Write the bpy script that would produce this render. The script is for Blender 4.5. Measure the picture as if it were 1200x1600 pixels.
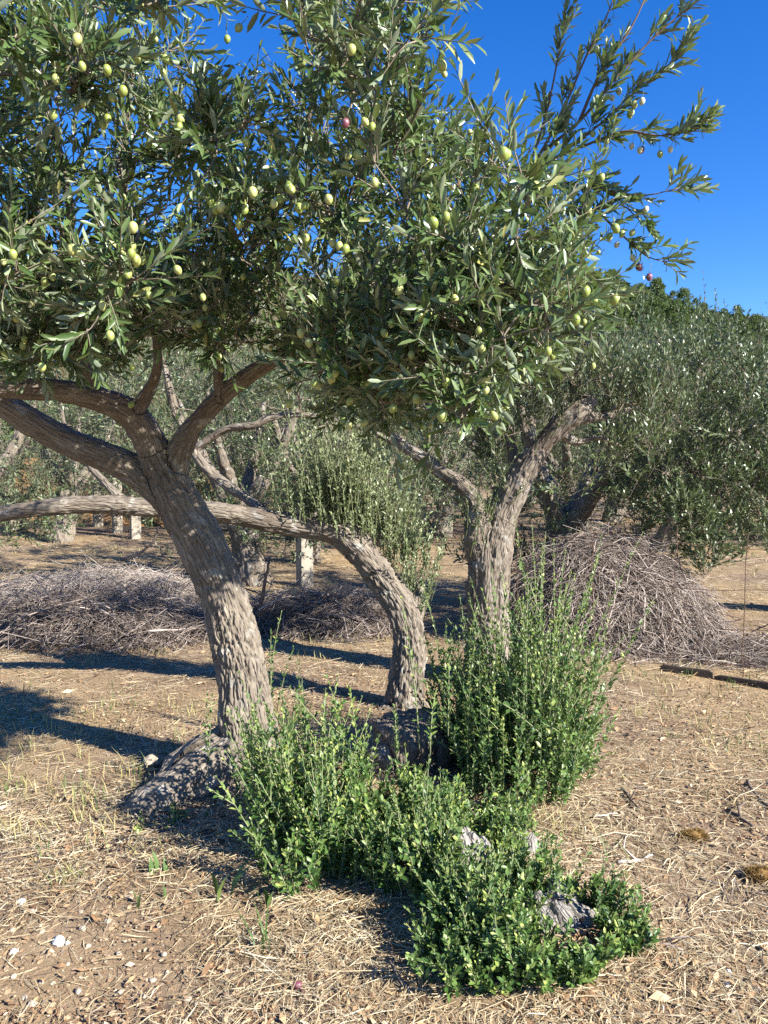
import bpy, math
import numpy as np
from mathutils import Vector, Matrix

# ------------------------------------------------------------------ camera, sky, sun
for o in list(bpy.data.objects):
    bpy.data.objects.remove(o)
SC = bpy.context.scene
COL = SC.collection
CAM_H, F_PX, HORIZON = 1.6, 1200.0, 720.0
PITCH = math.atan((800 - HORIZON) / F_PX)
cam = bpy.data.cameras.new('camera')
cam.sensor_fit = 'VERTICAL'
cam.sensor_height = 36.0
cam.lens = 36.0 * F_PX / 1600.0
cam.clip_start, cam.clip_end = 0.05, 5000
camo = bpy.data.objects.new('camera', cam)
camo.location = (0, 0, CAM_H)
camo.rotation_euler = (math.pi / 2 - PITCH, 0, 0)
COL.objects.link(camo)
SC.camera = camo

SUN_EL = math.radians(32)
SUN_AZ = math.atan2(0.84, -0.54)            # clockwise from +Y
sunv = Vector((math.sin(SUN_AZ) * math.cos(SUN_EL), math.cos(SUN_AZ) * math.cos(SUN_EL), math.sin(SUN_EL)))
world = bpy.data.worlds.new('World')
SC.world = world
world.use_nodes = True
wn = world.node_tree
for n in list(wn.nodes):
    wn.nodes.remove(n)
sky = wn.nodes.new('ShaderNodeTexSky')
sky.sky_type = 'NISHITA'
sky.sun_disc = False
sky.sun_elevation = SUN_EL
sky.sun_rotation = SUN_AZ
sky.altitude = 600
sky.air_density = 1.0
sky.dust_density = 0.0
sky.ozone_density = 4.5
bg = wn.nodes.new('ShaderNodeBackground')
bg.inputs['Strength'].default_value = 0.088
wo = wn.nodes.new('ShaderNodeOutputWorld')
hs = wn.nodes.new('ShaderNodeHueSaturation')     # the phone's vivid rendering of the clear sky
hs.inputs['Saturation'].default_value = 1.30
hs.inputs['Hue'].default_value = 0.514
wn.links.new(sky.outputs[0], hs.inputs['Color'])
wn.links.new(hs.outputs[0], bg.inputs[0])
wn.links.new(bg.outputs[0], wo.inputs[0])
sl = bpy.data.lights.new('sun', 'SUN')
sl.energy = 5.0
sl.angle = math.radians(0.5)
sl.color = (1.0, 0.955, 0.88)
so = bpy.data.objects.new('sun', sl)
so.rotation_euler = (-sunv).to_track_quat('-Z', 'Y').to_euler()
so.location = (6, -4, 8)
COL.objects.link(so)
SC.view_settings.view_transform = 'Standard'
SC.view_settings.look = 'None'
SC.view_settings.exposure = 1.52
SC.view_settings.gamma = 1.0
SC.view_settings.use_curve_mapping = False
SC.render.engine = 'CYCLES'
SC.cycles.max_bounces = 6
SC.cycles.diffuse_bounces = 3
SC.cycles.glossy_bounces = 2
SC.cycles.transmission_bounces = 4
SC.cycles.transparent_max_bounces = 4
SC.cycles.sample_clamp_indirect = 4.0
SC.cycles.use_denoising = False
SC.cycles.use_adaptive_sampling = True
SC.cycles.adaptive_threshold = 0.01

# ------------------------------------------------------------------ numeric helpers
RNG = np.random.default_rng(11)
CP, SP = math.cos(PITCH), math.sin(PITCH)
UP = np.array([0, 0, 1.0])


def P(px, py, depth):
    """world point seen at photo pixel (px, py) that stands `depth` metres in front of the camera"""
    x = (np.asarray(px, float) - 600) / F_PX
    v = (800 - np.asarray(py, float)) / F_PX
    dy = CP + v * SP
    dz = -SP + v * CP
    s = np.asarray(depth, float) / dy
    return np.stack([x * s, dy * s, CAM_H + dz * s], -1)


def G(px, py):
    """ground point (z = 0) seen at a pixel"""
    x = (px - 600) / F_PX
    v = (800 - py) / F_PX
    dy = CP + v * SP
    dz = -SP + v * CP
    s = -CAM_H / dz
    return np.array([x * s, dy * s, 0.0])


def project(V):
    d = V - np.array([0, 0, CAM_H])
    zc = d[:, 1] * CP - d[:, 2] * SP
    yc = d[:, 1] * SP + d[:, 2] * CP
    zc = np.maximum(zc, 1e-3)
    return 600 + F_PX * d[:, 0] / zc, 800 - F_PX * yc / zc, zc


def unit(v):
    return v / np.maximum(np.linalg.norm(v, axis=-1, keepdims=True), 1e-9)


def _h(ix, iy, iz, seed):
    h = (ix.astype(np.int64) * 374761393 + iy.astype(np.int64) * 668265263 + iz.astype(np.int64) * 2147483647 + seed * 1274126177) & 0xFFFFFFFF
    h = ((h ^ (h >> 13)) * 1274126177) & 0xFFFFFFFF
    h = ((h ^ (h >> 16)) * 2246822519) & 0xFFFFFFFF
    return ((h ^ (h >> 15)) & 0xFFFFFF) / float(0xFFFFFF)


def vnoise(p, seed=0):
    i = np.floor(p)
    f = p - i
    f = f * f * (3 - 2 * f)
    out = 0
    for a in (0, 1):
        for b in (0, 1):
            for c in (0, 1):
                w = (f[:, 0] if a else 1 - f[:, 0]) * (f[:, 1] if b else 1 - f[:, 1]) * (f[:, 2] if c else 1 - f[:, 2])
                out = out + w * _h(i[:, 0] + a, i[:, 1] + b, i[:, 2] + c, seed)
    return out * 2 - 1


def fbm(p, octaves=4, seed=0):
    s, a = 0, 0.5
    for k in range(octaves):
        s = s + a * vnoise(p * (2.03 ** k) + 17.3 * k, seed + k)
        a *= 0.5
    return s


def worley(p, seed=0):
    i = np.floor(p)
    f1 = np.full(len(p), 9.0)
    f2 = np.full(len(p), 9.0)
    for a in (-1, 0, 1):
        for b in (-1, 0, 1):
            for c in (-1, 0, 1):
                q = i + np.array([a, b, c])
                pt = q + np.stack([_h(q[:, 0], q[:, 1], q[:, 2], seed + s) for s in (1, 2, 3)], -1)
                d = np.sqrt(((pt - p) ** 2).sum(1))
                f2 = np.where(d < f1, f1, np.minimum(f2, d))
                f1 = np.minimum(f1, d)
    return f1, f2


def gz(x, y):
    x = np.asarray(x, float)
    y = np.asarray(y, float)
    sh = np.broadcast(x, y).shape
    p = np.stack([np.broadcast_to(x, sh).ravel(), np.broadcast_to(y, sh).ravel(), np.zeros(int(np.prod(sh)) if sh else 1)], -1)
    h = 0.05 * fbm(p * 0.7, 3, 5) + 0.02 * fbm(p * 4.0, 3, 9)
    # the old stool has built up a low mound
    h = h + 0.05 * np.exp(-(((p[:, 0] - 0.0) / 1.1) ** 2 + ((p[:, 1] - 3.4) / 1.0) ** 2))
    h = h + 0.9 * np.clip((p[:, 1] - 14) / 30, 0, 1) ** 1.5
    return h.reshape(sh) if sh else float(h[0])


def in_poly(x, y, poly):
    poly = np.asarray(poly, float)
    r = np.zeros(len(x), bool)
    j = len(poly) - 1
    for i in range(len(poly)):
        xi, yi = poly[i]
        xj, yj = poly[j]
        c = ((yi > y) != (yj > y)) & (x < (xj - xi) * (y - yi) / (yj - yi + 1e-12) + xi)
        r ^= c
        j = i
    return r


# ------------------------------------------------------------------ mesh helpers
def mk_mesh(name, V, polys, tint=None, smooth=True):
    """polys: list of (n,k) int arrays"""
    me = bpy.data.meshes.new(name)
    V = np.asarray(V, np.float32)
    me.vertices.add(len(V))
    me.vertices.foreach_set('co', V.ravel())
    polys = [np.asarray(p, np.int32) for p in polys if len(p)]
    nl = sum(p.size for p in polys)
    npoly = sum(len(p) for p in polys)
    me.loops.add(nl)
    me.loops.foreach_set('vertex_index', np.concatenate([p.ravel() for p in polys]))
    tot = np.concatenate([np.full(len(p), p.shape[1], np.int32) for p in polys])
    start = np.concatenate([[0], np.cumsum(tot)[:-1]]).astype(np.int32)
    me.polygons.add(npoly)
    me.polygons.foreach_set('loop_start', start)
    me.polygons.foreach_set('loop_total', tot)
    me.polygons.foreach_set('use_smooth', np.full(npoly, smooth))
    if tint is not None:
        a = me.attributes.new('tint', 'FLOAT', 'POINT')
        a.data.foreach_set('value', np.asarray(tint, np.float32))
    me.update(calc_edges=True)
    return me


def mk_obj(name, me, mat, parent=None):
    o = bpy.data.objects.new(name, me)
    if mat is not None and len(me.materials) == 0:
        me.materials.append(mat)
    COL.objects.link(o)
    if parent is not None:
        o.parent = parent
    return o


def thing(name, label, cat, loc=(0, 0, 0), group=None):
    o = bpy.data.objects.new(name, None)
    o.empty_display_size = 0.1
    o.location = [float(c) for c in loc]
    COL.objects.link(o)
    return tag(o, label, cat, group)


def tag(o, label, cat, group=None):
    o['label'] = label
    o['category'] = cat
    if group:
        o['group'] = group
    return o


def part(name, V, polys, mat, root, tint=None, smooth=True, stuff=False):
    """a mesh given in world coordinates that becomes a child of root (an Empty without rotation)"""
    off = np.array(root.location) if root is not None else np.zeros(3)
    if root is not None and root.parent is not None:
        off = off + np.array(root.parent.location)
    o = mk_obj(name, mk_mesh(name, np.asarray(V) - off, polys, tint, smooth), mat, root)
    if stuff:
        o['kind'] = 'stuff'
    return o


def catmull(pts, step):
    pts = np.asarray(pts, float)
    n = len(pts)
    if n == 2:
        k = max(2, int(np.linalg.norm(pts[1, :3] - pts[0, :3]) / step) + 1)
        t = np.linspace(0, 1, k)[:, None]
        return pts[0] * (1 - t) + pts[1] * t
    ext = np.vstack([2 * pts[0] - pts[1], pts, 2 * pts[-1] - pts[-2]])
    out = []
    for i in range(n - 1):
        p0, p1, p2, p3 = ext[i:i + 4]
        k = max(2, int(np.linalg.norm(p2[:3] - p1[:3]) / step))
        t = np.linspace(0, 1, k, endpoint=False)[:, None]
        out.append(0.5 * (2 * p1 + (p2 - p0) * t + (2 * p0 - 5 * p1 + 4 * p2 - p3) * t ** 2 + (3 * p1 - p0 - 3 * p2 + p3) * t ** 3))
    out.append(pts[-1:])
    return np.vstack(out)


def tube(pts, rad, sides=10, cap=True):
    pts = np.asarray(pts, float)
    rad = np.asarray(rad, float)
    K = len(pts)
    T = unit(np.gradient(pts, axis=0))
    a = np.cross(T[0], [0.31, 0.52, 0.79])
    a = a / np.linalg.norm(a)
    A = np.zeros((K, 3))
    for k in range(K):
        a = a - T[k] * np.dot(a, T[k])
        a = a / max(np.linalg.norm(a), 1e-9)
        A[k] = a
    B = np.cross(T, A)
    th = np.linspace(0, 2 * math.pi, sides, endpoint=False)
    V = pts[:, None] + rad[:, None, None] * (np.cos(th)[None, :, None] * A[:, None] + np.sin(th)[None, :, None] * B[:, None])
    V = V.reshape(-1, 3)
    k, s = np.meshgrid(np.arange(K - 1), np.arange(sides), indexing='ij')
    s2 = (s + 1) % sides
    Q = np.stack([k * sides + s, k * sides + s2, (k + 1) * sides + s2, (k + 1) * sides + s], -1).reshape(-1, 4)
    tris = np.zeros((0, 3), int)
    if cap:
        V = np.vstack([V, pts[0], pts[-1]])
        c0, c1 = K * sides, K * sides + 1
        s = np.arange(sides)
        tris = np.vstack([np.stack([np.full(sides, c0), (s + 1) % sides, s], -1),
                          np.stack([np.full(sides, c1), (K - 1) * sides + s, (K - 1) * sides + (s + 1) % sides], -1)])
    return V, Q, tris


def batch_tubes(Pn, R, sides=3):
    """Pn (N,K,3), R (N,K) -> V, quads : many thin open tubes with the same number of rings"""
    N, K, _ = Pn.shape
    T = unit(np.gradient(Pn, axis=1))
    ref = unit(np.cross(T[:, 0], np.array([0.31, 0.52, 0.79])))[:, None]
    A = unit(ref - T * (ref * T).sum(-1, keepdims=True))
    B = np.cross(T, A)
    th = np.linspace(0, 2 * math.pi, sides, endpoint=False)
    V = Pn[:, :, None] + R[:, :, None, None] * (np.cos(th)[None, None, :, None] * A[:, :, None] + np.sin(th)[None, None, :, None] * B[:, :, None])
    n, k, s = np.meshgrid(np.arange(N), np.arange(K - 1), np.arange(sides), indexing='ij')
    b = n * K * sides
    s2 = (s + 1) % sides
    Q = np.stack([b + k * sides + s, b + k * sides + s2, b + (k + 1) * sides + s2, b + (k + 1) * sides + s], -1).reshape(-1, 4)
    return V.reshape(-1, 3), Q


# ------------------------------------------------------------------ materials
def new_mat(name):
    m = bpy.data.materials.new(name)
    m.use_nodes = True
    nt = m.node_tree
    for n in list(nt.nodes):
        nt.nodes.remove(n)
    out = nt.nodes.new('ShaderNodeOutputMaterial')
    return m, nt, out


def N_(nt, t, **kw):
    n = nt.nodes.new(t)
    for k, v in kw.items():
        setattr(n, k, v)
    return n


def ramp(nt, src, stops):
    r = N_(nt, 'ShaderNodeValToRGB')
    el = r.color_ramp.elements
    while len(el) < len(stops):
        el.new(0.5)
    for e, (p, c) in zip(el, stops):
        e.position = p
        e.color = (*c, 1)
    nt.links.new(src, r.inputs[0])
    return r.outputs[0]


def mixc(nt, fac, a, b, mode='MIX'):
    m = N_(nt, 'ShaderNodeMix', data_type='RGBA', blend_type=mode)
    for s, v in ((0, fac), (6, a), (7, b)):
        if isinstance(v, (int, float)):
            m.inputs[s].default_value = v
        elif isinstance(v, tuple):
            m.inputs[s].default_value = (*v, 1)
        else:
            nt.links.new(v, m.inputs[s])
    return m.outputs[2]


def leaf_mat(name, stops, under, trans, rough=0.38, tfac=0.145, spec=0.5):
    m, nt, out = new_mat(name)
    at = N_(nt, 'ShaderNodeAttribute', attribute_name='tint')
    top = ramp(nt, at.outputs['Fac'], stops)
    geo = N_(nt, 'ShaderNodeNewGeometry')
    und = mixc(nt, 0.3, under, top)
    colr = mixc(nt, geo.outputs['Backfacing'], top, und)
    pb = N_(nt, 'ShaderNodeBsdfPrincipled')
    nt.links.new(colr, pb.inputs['Base Color'])
    rg = N_(nt, 'ShaderNodeMapRange')
    rg.inputs['To Min'].default_value = rough
    rg.inputs['To Max'].default_value = 0.7
    nt.links.new(geo.outputs['Backfacing'], rg.inputs['Value'])
    nt.links.new(rg.outputs[0], pb.inputs['Roughness'])
    pb.inputs['Specular IOR Level'].default_value = spec
    tr = N_(nt, 'ShaderNodeBsdfTranslucent')
    tcol = mixc(nt, 0.5, trans, top)
    nt.links.new(tcol, tr.inputs['Color'])
    mx = N_(nt, 'ShaderNodeMixShader')
    mx.inputs[0].default_value = tfac
    nt.links.new(pb.outputs[0], mx.inputs[1])
    nt.links.new(tr.outputs[0], mx.inputs[2])
    nt.links.new(mx.outputs[0], out.inputs[0])
    return m


def tint_mat(name, stops, rough=0.8, spec=0.2, trans=0.0):
    m, nt, out = new_mat(name)
    at = N_(nt, 'ShaderNodeAttribute', attribute_name='tint')
    c = ramp(nt, at.outputs['Fac'], stops)
    pb = N_(nt, 'ShaderNodeBsdfPrincipled')
    nt.links.new(c, pb.inputs['Base Color'])
    pb.inputs['Roughness'].default_value = rough
    pb.inputs['Specular IOR Level'].default_value = spec
    if trans:
        tr = N_(nt, 'ShaderNodeBsdfTranslucent')
        nt.links.new(c, tr.inputs['Color'])
        mx = N_(nt, 'ShaderNodeMixShader')
        mx.inputs[0].default_value = trans
        nt.links.new(pb.outputs[0], mx.inputs[1])
        nt.links.new(tr.outputs[0], mx.inputs[2])
        nt.links.new(mx.outputs[0], out.inputs[0])
    else:
        nt.links.new(pb.outputs[0], out.inputs[0])
    return m


def noise_mat(name, stops, scale=6.0, detail=8, rough=0.85, bump=0.4, bump_scale=60.0, bump_dist=0.01, spec=0.2, stretch=(1, 1, 1), coord='Object', patch=None):
    m, nt, out = new_mat(name)
    tc = N_(nt, 'ShaderNodeTexCoord')
    mp = N_(nt, 'ShaderNodeMapping')
    mp.inputs['Scale'].default_value = stretch
    nt.links.new(tc.outputs[coord], mp.inputs[0])
    no = N_(nt, 'ShaderNodeTexNoise')
    no.inputs['Scale'].default_value = scale
    no.inputs['Detail'].default_value = detail
    no.inputs['Roughness'].default_value = 0.65
    nt.links.new(mp.outputs[0], no.inputs['Vector'])
    c = ramp(nt, no.outputs['Fac'], stops)
    if patch:
        n2 = N_(nt, 'ShaderNodeTexNoise')
        n2.inputs['Scale'].default_value = patch[0]
        n2.inputs['Detail'].default_value = 4
        nt.links.new(tc.outputs[coord], n2.inputs['Vector'])
        mr = N_(nt, 'ShaderNodeMapRange')
        mr.inputs['From Min'].default_value = patch[1]
        mr.inputs['From Max'].default_value = patch[2]
        nt.links.new(n2.outputs['Fac'], mr.inputs['Value'])
        c = mixc(nt, mr.outputs[0], c, patch[3])
    pb = N_(nt, 'ShaderNodeBsdfPrincipled')
    nt.links.new(c, pb.inputs['Base Color'])
    pb.inputs['Roughness'].default_value = rough
    pb.inputs['Specular IOR Level'].default_value = spec
    if bump:
        nb = N_(nt, 'ShaderNodeTexNoise')
        nb.inputs['Scale'].default_value = bump_scale
        nb.inputs['Detail'].default_value = 6
        nb.inputs['Roughness'].default_value = 0.7
        nt.links.new(mp.outputs[0], nb.inputs['Vector'])
        bp = N_(nt, 'ShaderNodeBump')
        bp.inputs['Strength'].default_value = bump
        bp.inputs['Distance'].default_value = bump_dist
        nt.links.new(nb.outputs['Fac'], bp.inputs['Height'])
        nt.links.new(bp.outputs[0], pb.inputs['Normal'])
    nt.links.new(pb.outputs[0], out.inputs[0])
    return m



def bark_mat(name, stops, scale=55, patch=(0.10, 0.07, 0.05), pmin=0.52, pmax=0.75, lichen=(0.42, 0.41, 0.36)):
    m, nt, out = new_mat(name)
    at = N_(nt, 'ShaderNodeAttribute', attribute_name='bark_co')
    v = at.outputs['Vector']
    n0 = N_(nt, 'ShaderNodeTexNoise')
    n0.inputs['Scale'].default_value = 40
    n0.inputs['Detail'].default_value = 3
    nt.links.new(v, n0.inputs['Vector'])
    wv = N_(nt, 'ShaderNodeMix', data_type='VECTOR')
    wv.inputs[0].default_value = 0.012
    nt.links.new(v, wv.inputs[4])
    nt.links.new(n0.outputs['Color'], wv.inputs[5])
    vor = N_(nt, 'ShaderNodeTexVoronoi', feature='DISTANCE_TO_EDGE')
    vor.inputs['Scale'].default_value = scale
    nt.links.new(wv.outputs[1], vor.inputs['Vector'])
    vc = N_(nt, 'ShaderNodeTexVoronoi')
    vc.inputs['Scale'].default_value = scale
    nt.links.new(wv.outputs[1], vc.inputs['Vector'])
    n1 = N_(nt, 'ShaderNodeTexNoise')
    n1.inputs['Scale'].default_value = 60
    n1.inputs['Detail'].default_value = 8
    n1.inputs['Roughness'].default_value = 0.7
    nt.links.new(v, n1.inputs['Vector'])
    add = N_(nt, 'ShaderNodeMix', data_type='RGBA')
    add.inputs[0].default_value = 0.35
    nt.links.new(n1.outputs['Fac'], add.inputs[6])
    nt.links.new(vc.outputs['Color'], add.inputs[7])
    c = ramp(nt, add.outputs[2], stops)
    tc = N_(nt, 'ShaderNodeTexCoord')
    n2 = N_(nt, 'ShaderNodeTexNoise')
    n2.inputs['Scale'].default_value = 3.2
    n2.inputs['Detail'].default_value = 6
    nt.links.new(tc.outputs['Object'], n2.inputs['Vector'])
    mr = N_(nt, 'ShaderNodeMapRange')
    mr.inputs['From Min'].default_value = pmin
    mr.inputs['From Max'].default_value = pmax
    mr.inputs['To Max'].default_value = 0.7
    nt.links.new(n2.outputs['Fac'], mr.inputs['Value'])
    c = mixc(nt, mr.outputs[0], c, patch)
    n3 = N_(nt, 'ShaderNodeTexNoise')
    n3.inputs['Scale'].default_value = 11
    n3.inputs['Detail'].default_value = 7
    nt.links.new(tc.outputs['Object'], n3.inputs['Vector'])
    m3 = N_(nt, 'ShaderNodeMapRange')
    m3.inputs['From Min'].default_value = 0.60
    m3.inputs['From Max'].default_value = 0.68
    m3.inputs['To Max'].default_value = 0.5
    nt.links.new(n3.outputs['Fac'], m3.inputs['Value'])
    c = mixc(nt, m3.outputs[0], c, lichen)
    pb = N_(nt, 'ShaderNodeBsdfPrincipled')
    nt.links.new(c, pb.inputs['Base Color'])
    pb.inputs['Roughness'].default_value = 0.9
    pb.inputs['Specular IOR Level'].default_value = 0.15
    ed = N_(nt, 'ShaderNodeMapRange')
    ed.inputs['From Max'].default_value = 0.22
    nt.links.new(vor.outputs['Distance'], ed.inputs['Value'])
    hm = N_(nt, 'ShaderNodeMath', operation='MULTIPLY_ADD')
    hm.inputs[1].default_value = 0.7
    nt.links.new(n1.outputs['Fac'], hm.inputs[0])
    nt.links.new(ed.outputs[0], hm.inputs[2])
    bp = N_(nt, 'ShaderNodeBump')
    bp.inputs['Strength'].default_value = 1.0
    bp.inputs['Distance'].default_value = 0.006
    nt.links.new(hm.outputs[0], bp.inputs['Height'])
    nt.links.new(bp.outputs[0], pb.inputs['Normal'])
    nt.links.new(pb.outputs[0], out.inputs[0])
    return m


M = {}
M['leaf'] = leaf_mat('olive_leaf', [(0.0, (0.026, 0.056, 0.016)), (0.45, (0.082, 0.132, 0.038)), (0.8, (0.165, 0.215, 0.078)), (1.0, (0.36, 0.34, 0.11))],
                     (0.27, 0.31, 0.20), (0.26, 0.37, 0.06), tfac=0.16, rough=0.34)
M['leaf_far'] = leaf_mat('olive_leaf_grey', [(0.0, (0.02392, 0.0414, 0.01288)), (0.5, (0.06256, 0.092, 0.03128)), (1.0, (0.138, 0.1702, 0.069))],
                         (0.1748, 0.207, 0.115), (0.2024, 0.2944, 0.0552), rough=0.36, tfac=0.12)
M['sucker'] = leaf_mat('sucker_leaf', [(0.0, (0.01916, 0.054, 0.01045)), (0.45, (0.05662, 0.1177, 0.02613)), (0.8, (0.1481, 0.2265, 0.05662)), (1.0, (0.3136, 0.3658, 0.08711))],
                       (0.122, 0.1916, 0.0784), (0.2265, 0.3484, 0.04355), rough=0.42, tfac=0.18, spec=0.4)
M['sucker_pale'] = leaf_mat('pale_sucker_leaf', [(0.0, (0.0595, 0.08925, 0.034)), (0.5, (0.136, 0.1742, 0.07225)), (1.0, (0.289, 0.323, 0.1615))],
                            (0.238, 0.272, 0.1615), (0.255, 0.34, 0.085), rough=0.4, tfac=0.14)
M['pine'] = leaf_mat('pine_needles', [(0.0, (0.03, 0.055, 0.012)), (0.5, (0.07, 0.115, 0.022)), (1.0, (0.15, 0.19, 0.04))], (0.08, 0.12, 0.03), (0.2, 0.28, 0.04), rough=0.6)
M['bark'] = bark_mat('olive_bark', [(0.0, (0.07564, 0.06051, 0.04538)), (0.45, (0.1778, 0.1475, 0.1135)), (0.75, (0.2723, 0.2345, 0.1853)), (1.0, (0.3782, 0.3328, 0.2761))])
M['bark_young'] = noise_mat('young_olive_bark', [(0.3, (0.105, 0.063, 0.0385)), (0.7, (0.21, 0.147, 0.098))], scale=14, bump=0.4, bump_scale=90, bump_dist=0.004)
M['twig'] = noise_mat('grey_twig_bark', [(0.3, (0.1275, 0.0975, 0.0675)), (0.7, (0.255, 0.2175, 0.165))], scale=20, bump=0)
M['stem_green'] = noise_mat('pale_green_stem', [(0.3, (0.15, 0.18, 0.075)), (0.7, (0.27, 0.27, 0.15))], scale=18, bump=0)
M['dead'] = bark_mat('weathered_dead_wood', [(0.0, (0.1295, 0.1095, 0.08967)), (0.45, (0.2391, 0.2192, 0.1942)), (1.0, (0.3387, 0.3188, 0.2938))], scale=70, patch=(0.2092, 0.1095, 0.0498), pmin=0.58, pmax=0.72)
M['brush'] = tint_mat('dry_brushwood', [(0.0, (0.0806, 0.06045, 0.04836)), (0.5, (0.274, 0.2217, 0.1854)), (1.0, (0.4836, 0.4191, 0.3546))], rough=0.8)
M['soil'] = noise_mat('dry_soil', [(0.25, (0.1096, 0.07124, 0.04566)), (0.5, (0.2284, 0.1599, 0.105)), (0.75, (0.3654, 0.2739, 0.1827))], scale=3.0, detail=12, bump=0.9, bump_scale=45, bump_dist=0.02, coord='Object',
                      patch=(0.55, 0.42, 0.62, (0.3288, 0.2329, 0.1233)))
M['straw'] = tint_mat('dry_straw', [(0.0, (0.1504, 0.08847, 0.04424)), (0.35, (0.3538, 0.2654, 0.1504)), (0.7, (0.5308, 0.4335, 0.2654)), (1.0, (0.6547, 0.5838, 0.4158))], rough=0.6, spec=0.3, trans=0.15)
M['litter'] = tint_mat('dead_leaf_litter', [(0.0, (0.1011, 0.05476, 0.02948)), (0.4, (0.2864, 0.1685, 0.08424)), (0.75, (0.438, 0.3117, 0.1685)), (1.0, (0.5054, 0.4044, 0.278))], rough=0.7, spec=0.3)
M['grass'] = tint_mat('grass_blade', [(0.0, (0.054, 0.117, 0.027)), (0.5, (0.144, 0.198, 0.054)), (1.0, (0.432, 0.36, 0.162))], rough=0.5, spec=0.3, trans=0.25)
M['moss'] = tint_mat('russet_moss', [(0.0, (0.128, 0.08, 0.024)), (0.5, (0.272, 0.16, 0.056)), (1.0, (0.288, 0.24, 0.08))], rough=0.9)
M['pebble'] = tint_mat('pebble', [(0.0, (0.186, 0.1054, 0.062)), (0.5, (0.31, 0.2232, 0.1364)), (1.0, (0.434, 0.372, 0.279))], rough=0.8)
M['stone'] = noise_mat('pale_stone', [(0.3, (0.294, 0.231, 0.168)), (0.7, (0.434, 0.364, 0.28))], scale=25, bump=0.4, bump_scale=120, bump_dist=0.003)
M['white_stone'] = noise_mat('white_stone', [(0.3, (0.629, 0.6035, 0.578)), (0.7, (0.714, 0.697, 0.68))], scale=25, bump=0.3, bump_scale=120, bump_dist=0.003)
M['concrete'] = noise_mat('post_concrete', [(0.25, (0.165, 0.1425, 0.1125)), (0.5, (0.315, 0.2775, 0.2175)), (0.75, (0.39, 0.3525, 0.285))], scale=7, bump=0.4, bump_scale=90, bump_dist=0.004)
M['wire'] = noise_mat('rusty_wire', [(0.3, (0.08, 0.05, 0.035)), (0.7, (0.16, 0.09, 0.06))], scale=30, bump=0, rough=0.7)
M['board'] = noise_mat('dark_edging', [(0.3, (0.036, 0.028, 0.024)), (0.7, (0.088, 0.068, 0.052))], scale=15, bump=0.4, bump_scale=60, bump_dist=0.004, stretch=(0.3, 1, 1))
M['bank'] = noise_mat('ochre_earth', [(0.25, (0.186, 0.093, 0.0372)), (0.5, (0.2852, 0.1612, 0.0682)), (0.75, (0.3596, 0.248, 0.124))], scale=1.2, bump=0.9, bump_scale=9, bump_dist=0.08)
M['hill'] = noise_mat('maquis_slope', [(0.3, (0.03, 0.036, 0.012)), (0.5, (0.072, 0.063, 0.027)), (0.7, (0.144, 0.102, 0.054))], scale=0.12, bump=0.8, bump_scale=0.8, bump_dist=0.6)
M['far_hill'] = noise_mat('far_wooded_ridge', [(0.3, (0.0245, 0.0385, 0.0315)), (0.7, (0.0525, 0.0665, 0.049))], scale=0.03, bump=0.6, bump_scale=0.2, bump_dist=3)


def fruit_mat(name, a, b):
    m, nt, out = new_mat(name)
    oi = N_(nt, 'ShaderNodeObjectInfo')
    tc = N_(nt, 'ShaderNodeTexCoord')
    no = N_(nt, 'ShaderNodeTexNoise')
    no.inputs['Scale'].default_value = 140
    nt.links.new(tc.outputs['Object'], no.inputs['Vector'])
    c = mixc(nt, oi.outputs['Random'], a, b)
    c = mixc(nt, ramp_fac(nt, no.outputs['Fac']), c, (0.62, 0.62, 0.40))
    pb = N_(nt, 'ShaderNodeBsdfPrincipled')
    nt.links.new(c, pb.inputs['Base Color'])
    pb.inputs['Roughness'].default_value = 0.42
    nt.links.new(pb.outputs[0], out.inputs[0])
    return m


def ramp_fac(nt, src):
    mr = N_(nt, 'ShaderNodeMapRange')
    mr.inputs['From Min'].default_value = 0.58
    mr.inputs['From Max'].default_value = 0.75
    mr.inputs['To Max'].default_value = 0.5
    nt.links.new(src, mr.inputs['Value'])
    return mr.outputs[0]


M['olive'] = fruit_mat('green_olive_skin', (0.22, 0.28, 0.05), (0.42, 0.43, 0.15))
M['olive_pale'] = fruit_mat('pale_olive_skin', (0.46, 0.44, 0.24), (0.55, 0.50, 0.33))
M['olive_purple'] = fruit_mat('purple_olive_skin', (0.15, 0.04, 0.07), (0.26, 0.08, 0.11))

# ------------------------------------------------------------------ leaves and shoots
_sx = np.array([0, -1, 0, 1, -1, 0, 1, 0.0])
_ty = np.array([0, .30, .32, .30, .74, .76, .74, 1.0])
_wd = np.array([0, .90, 0, .90, .86, 0, .86, 0.0])
LEAF_TRI = np.array([[0, 2, 1], [0, 3, 2], [4, 5, 7], [5, 6, 7]])
LEAF_QUAD = np.array([[1, 2, 5, 4], [2, 3, 6, 5]])
CURLS = [0.04, 0.14, -0.06, 0.24]
TEMPL = []
for c in CURLS:
    TEMPL.append(np.stack([_sx * _wd * 0.5, _ty, -c * _ty ** 2 + 0.05 * np.abs(_sx)], -1))
TEMPL = np.array(TEMPL)


LIGHTWARD = np.array([sunv.x, sunv.y, sunv.z])     # leaves turn their faces to the light


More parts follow.
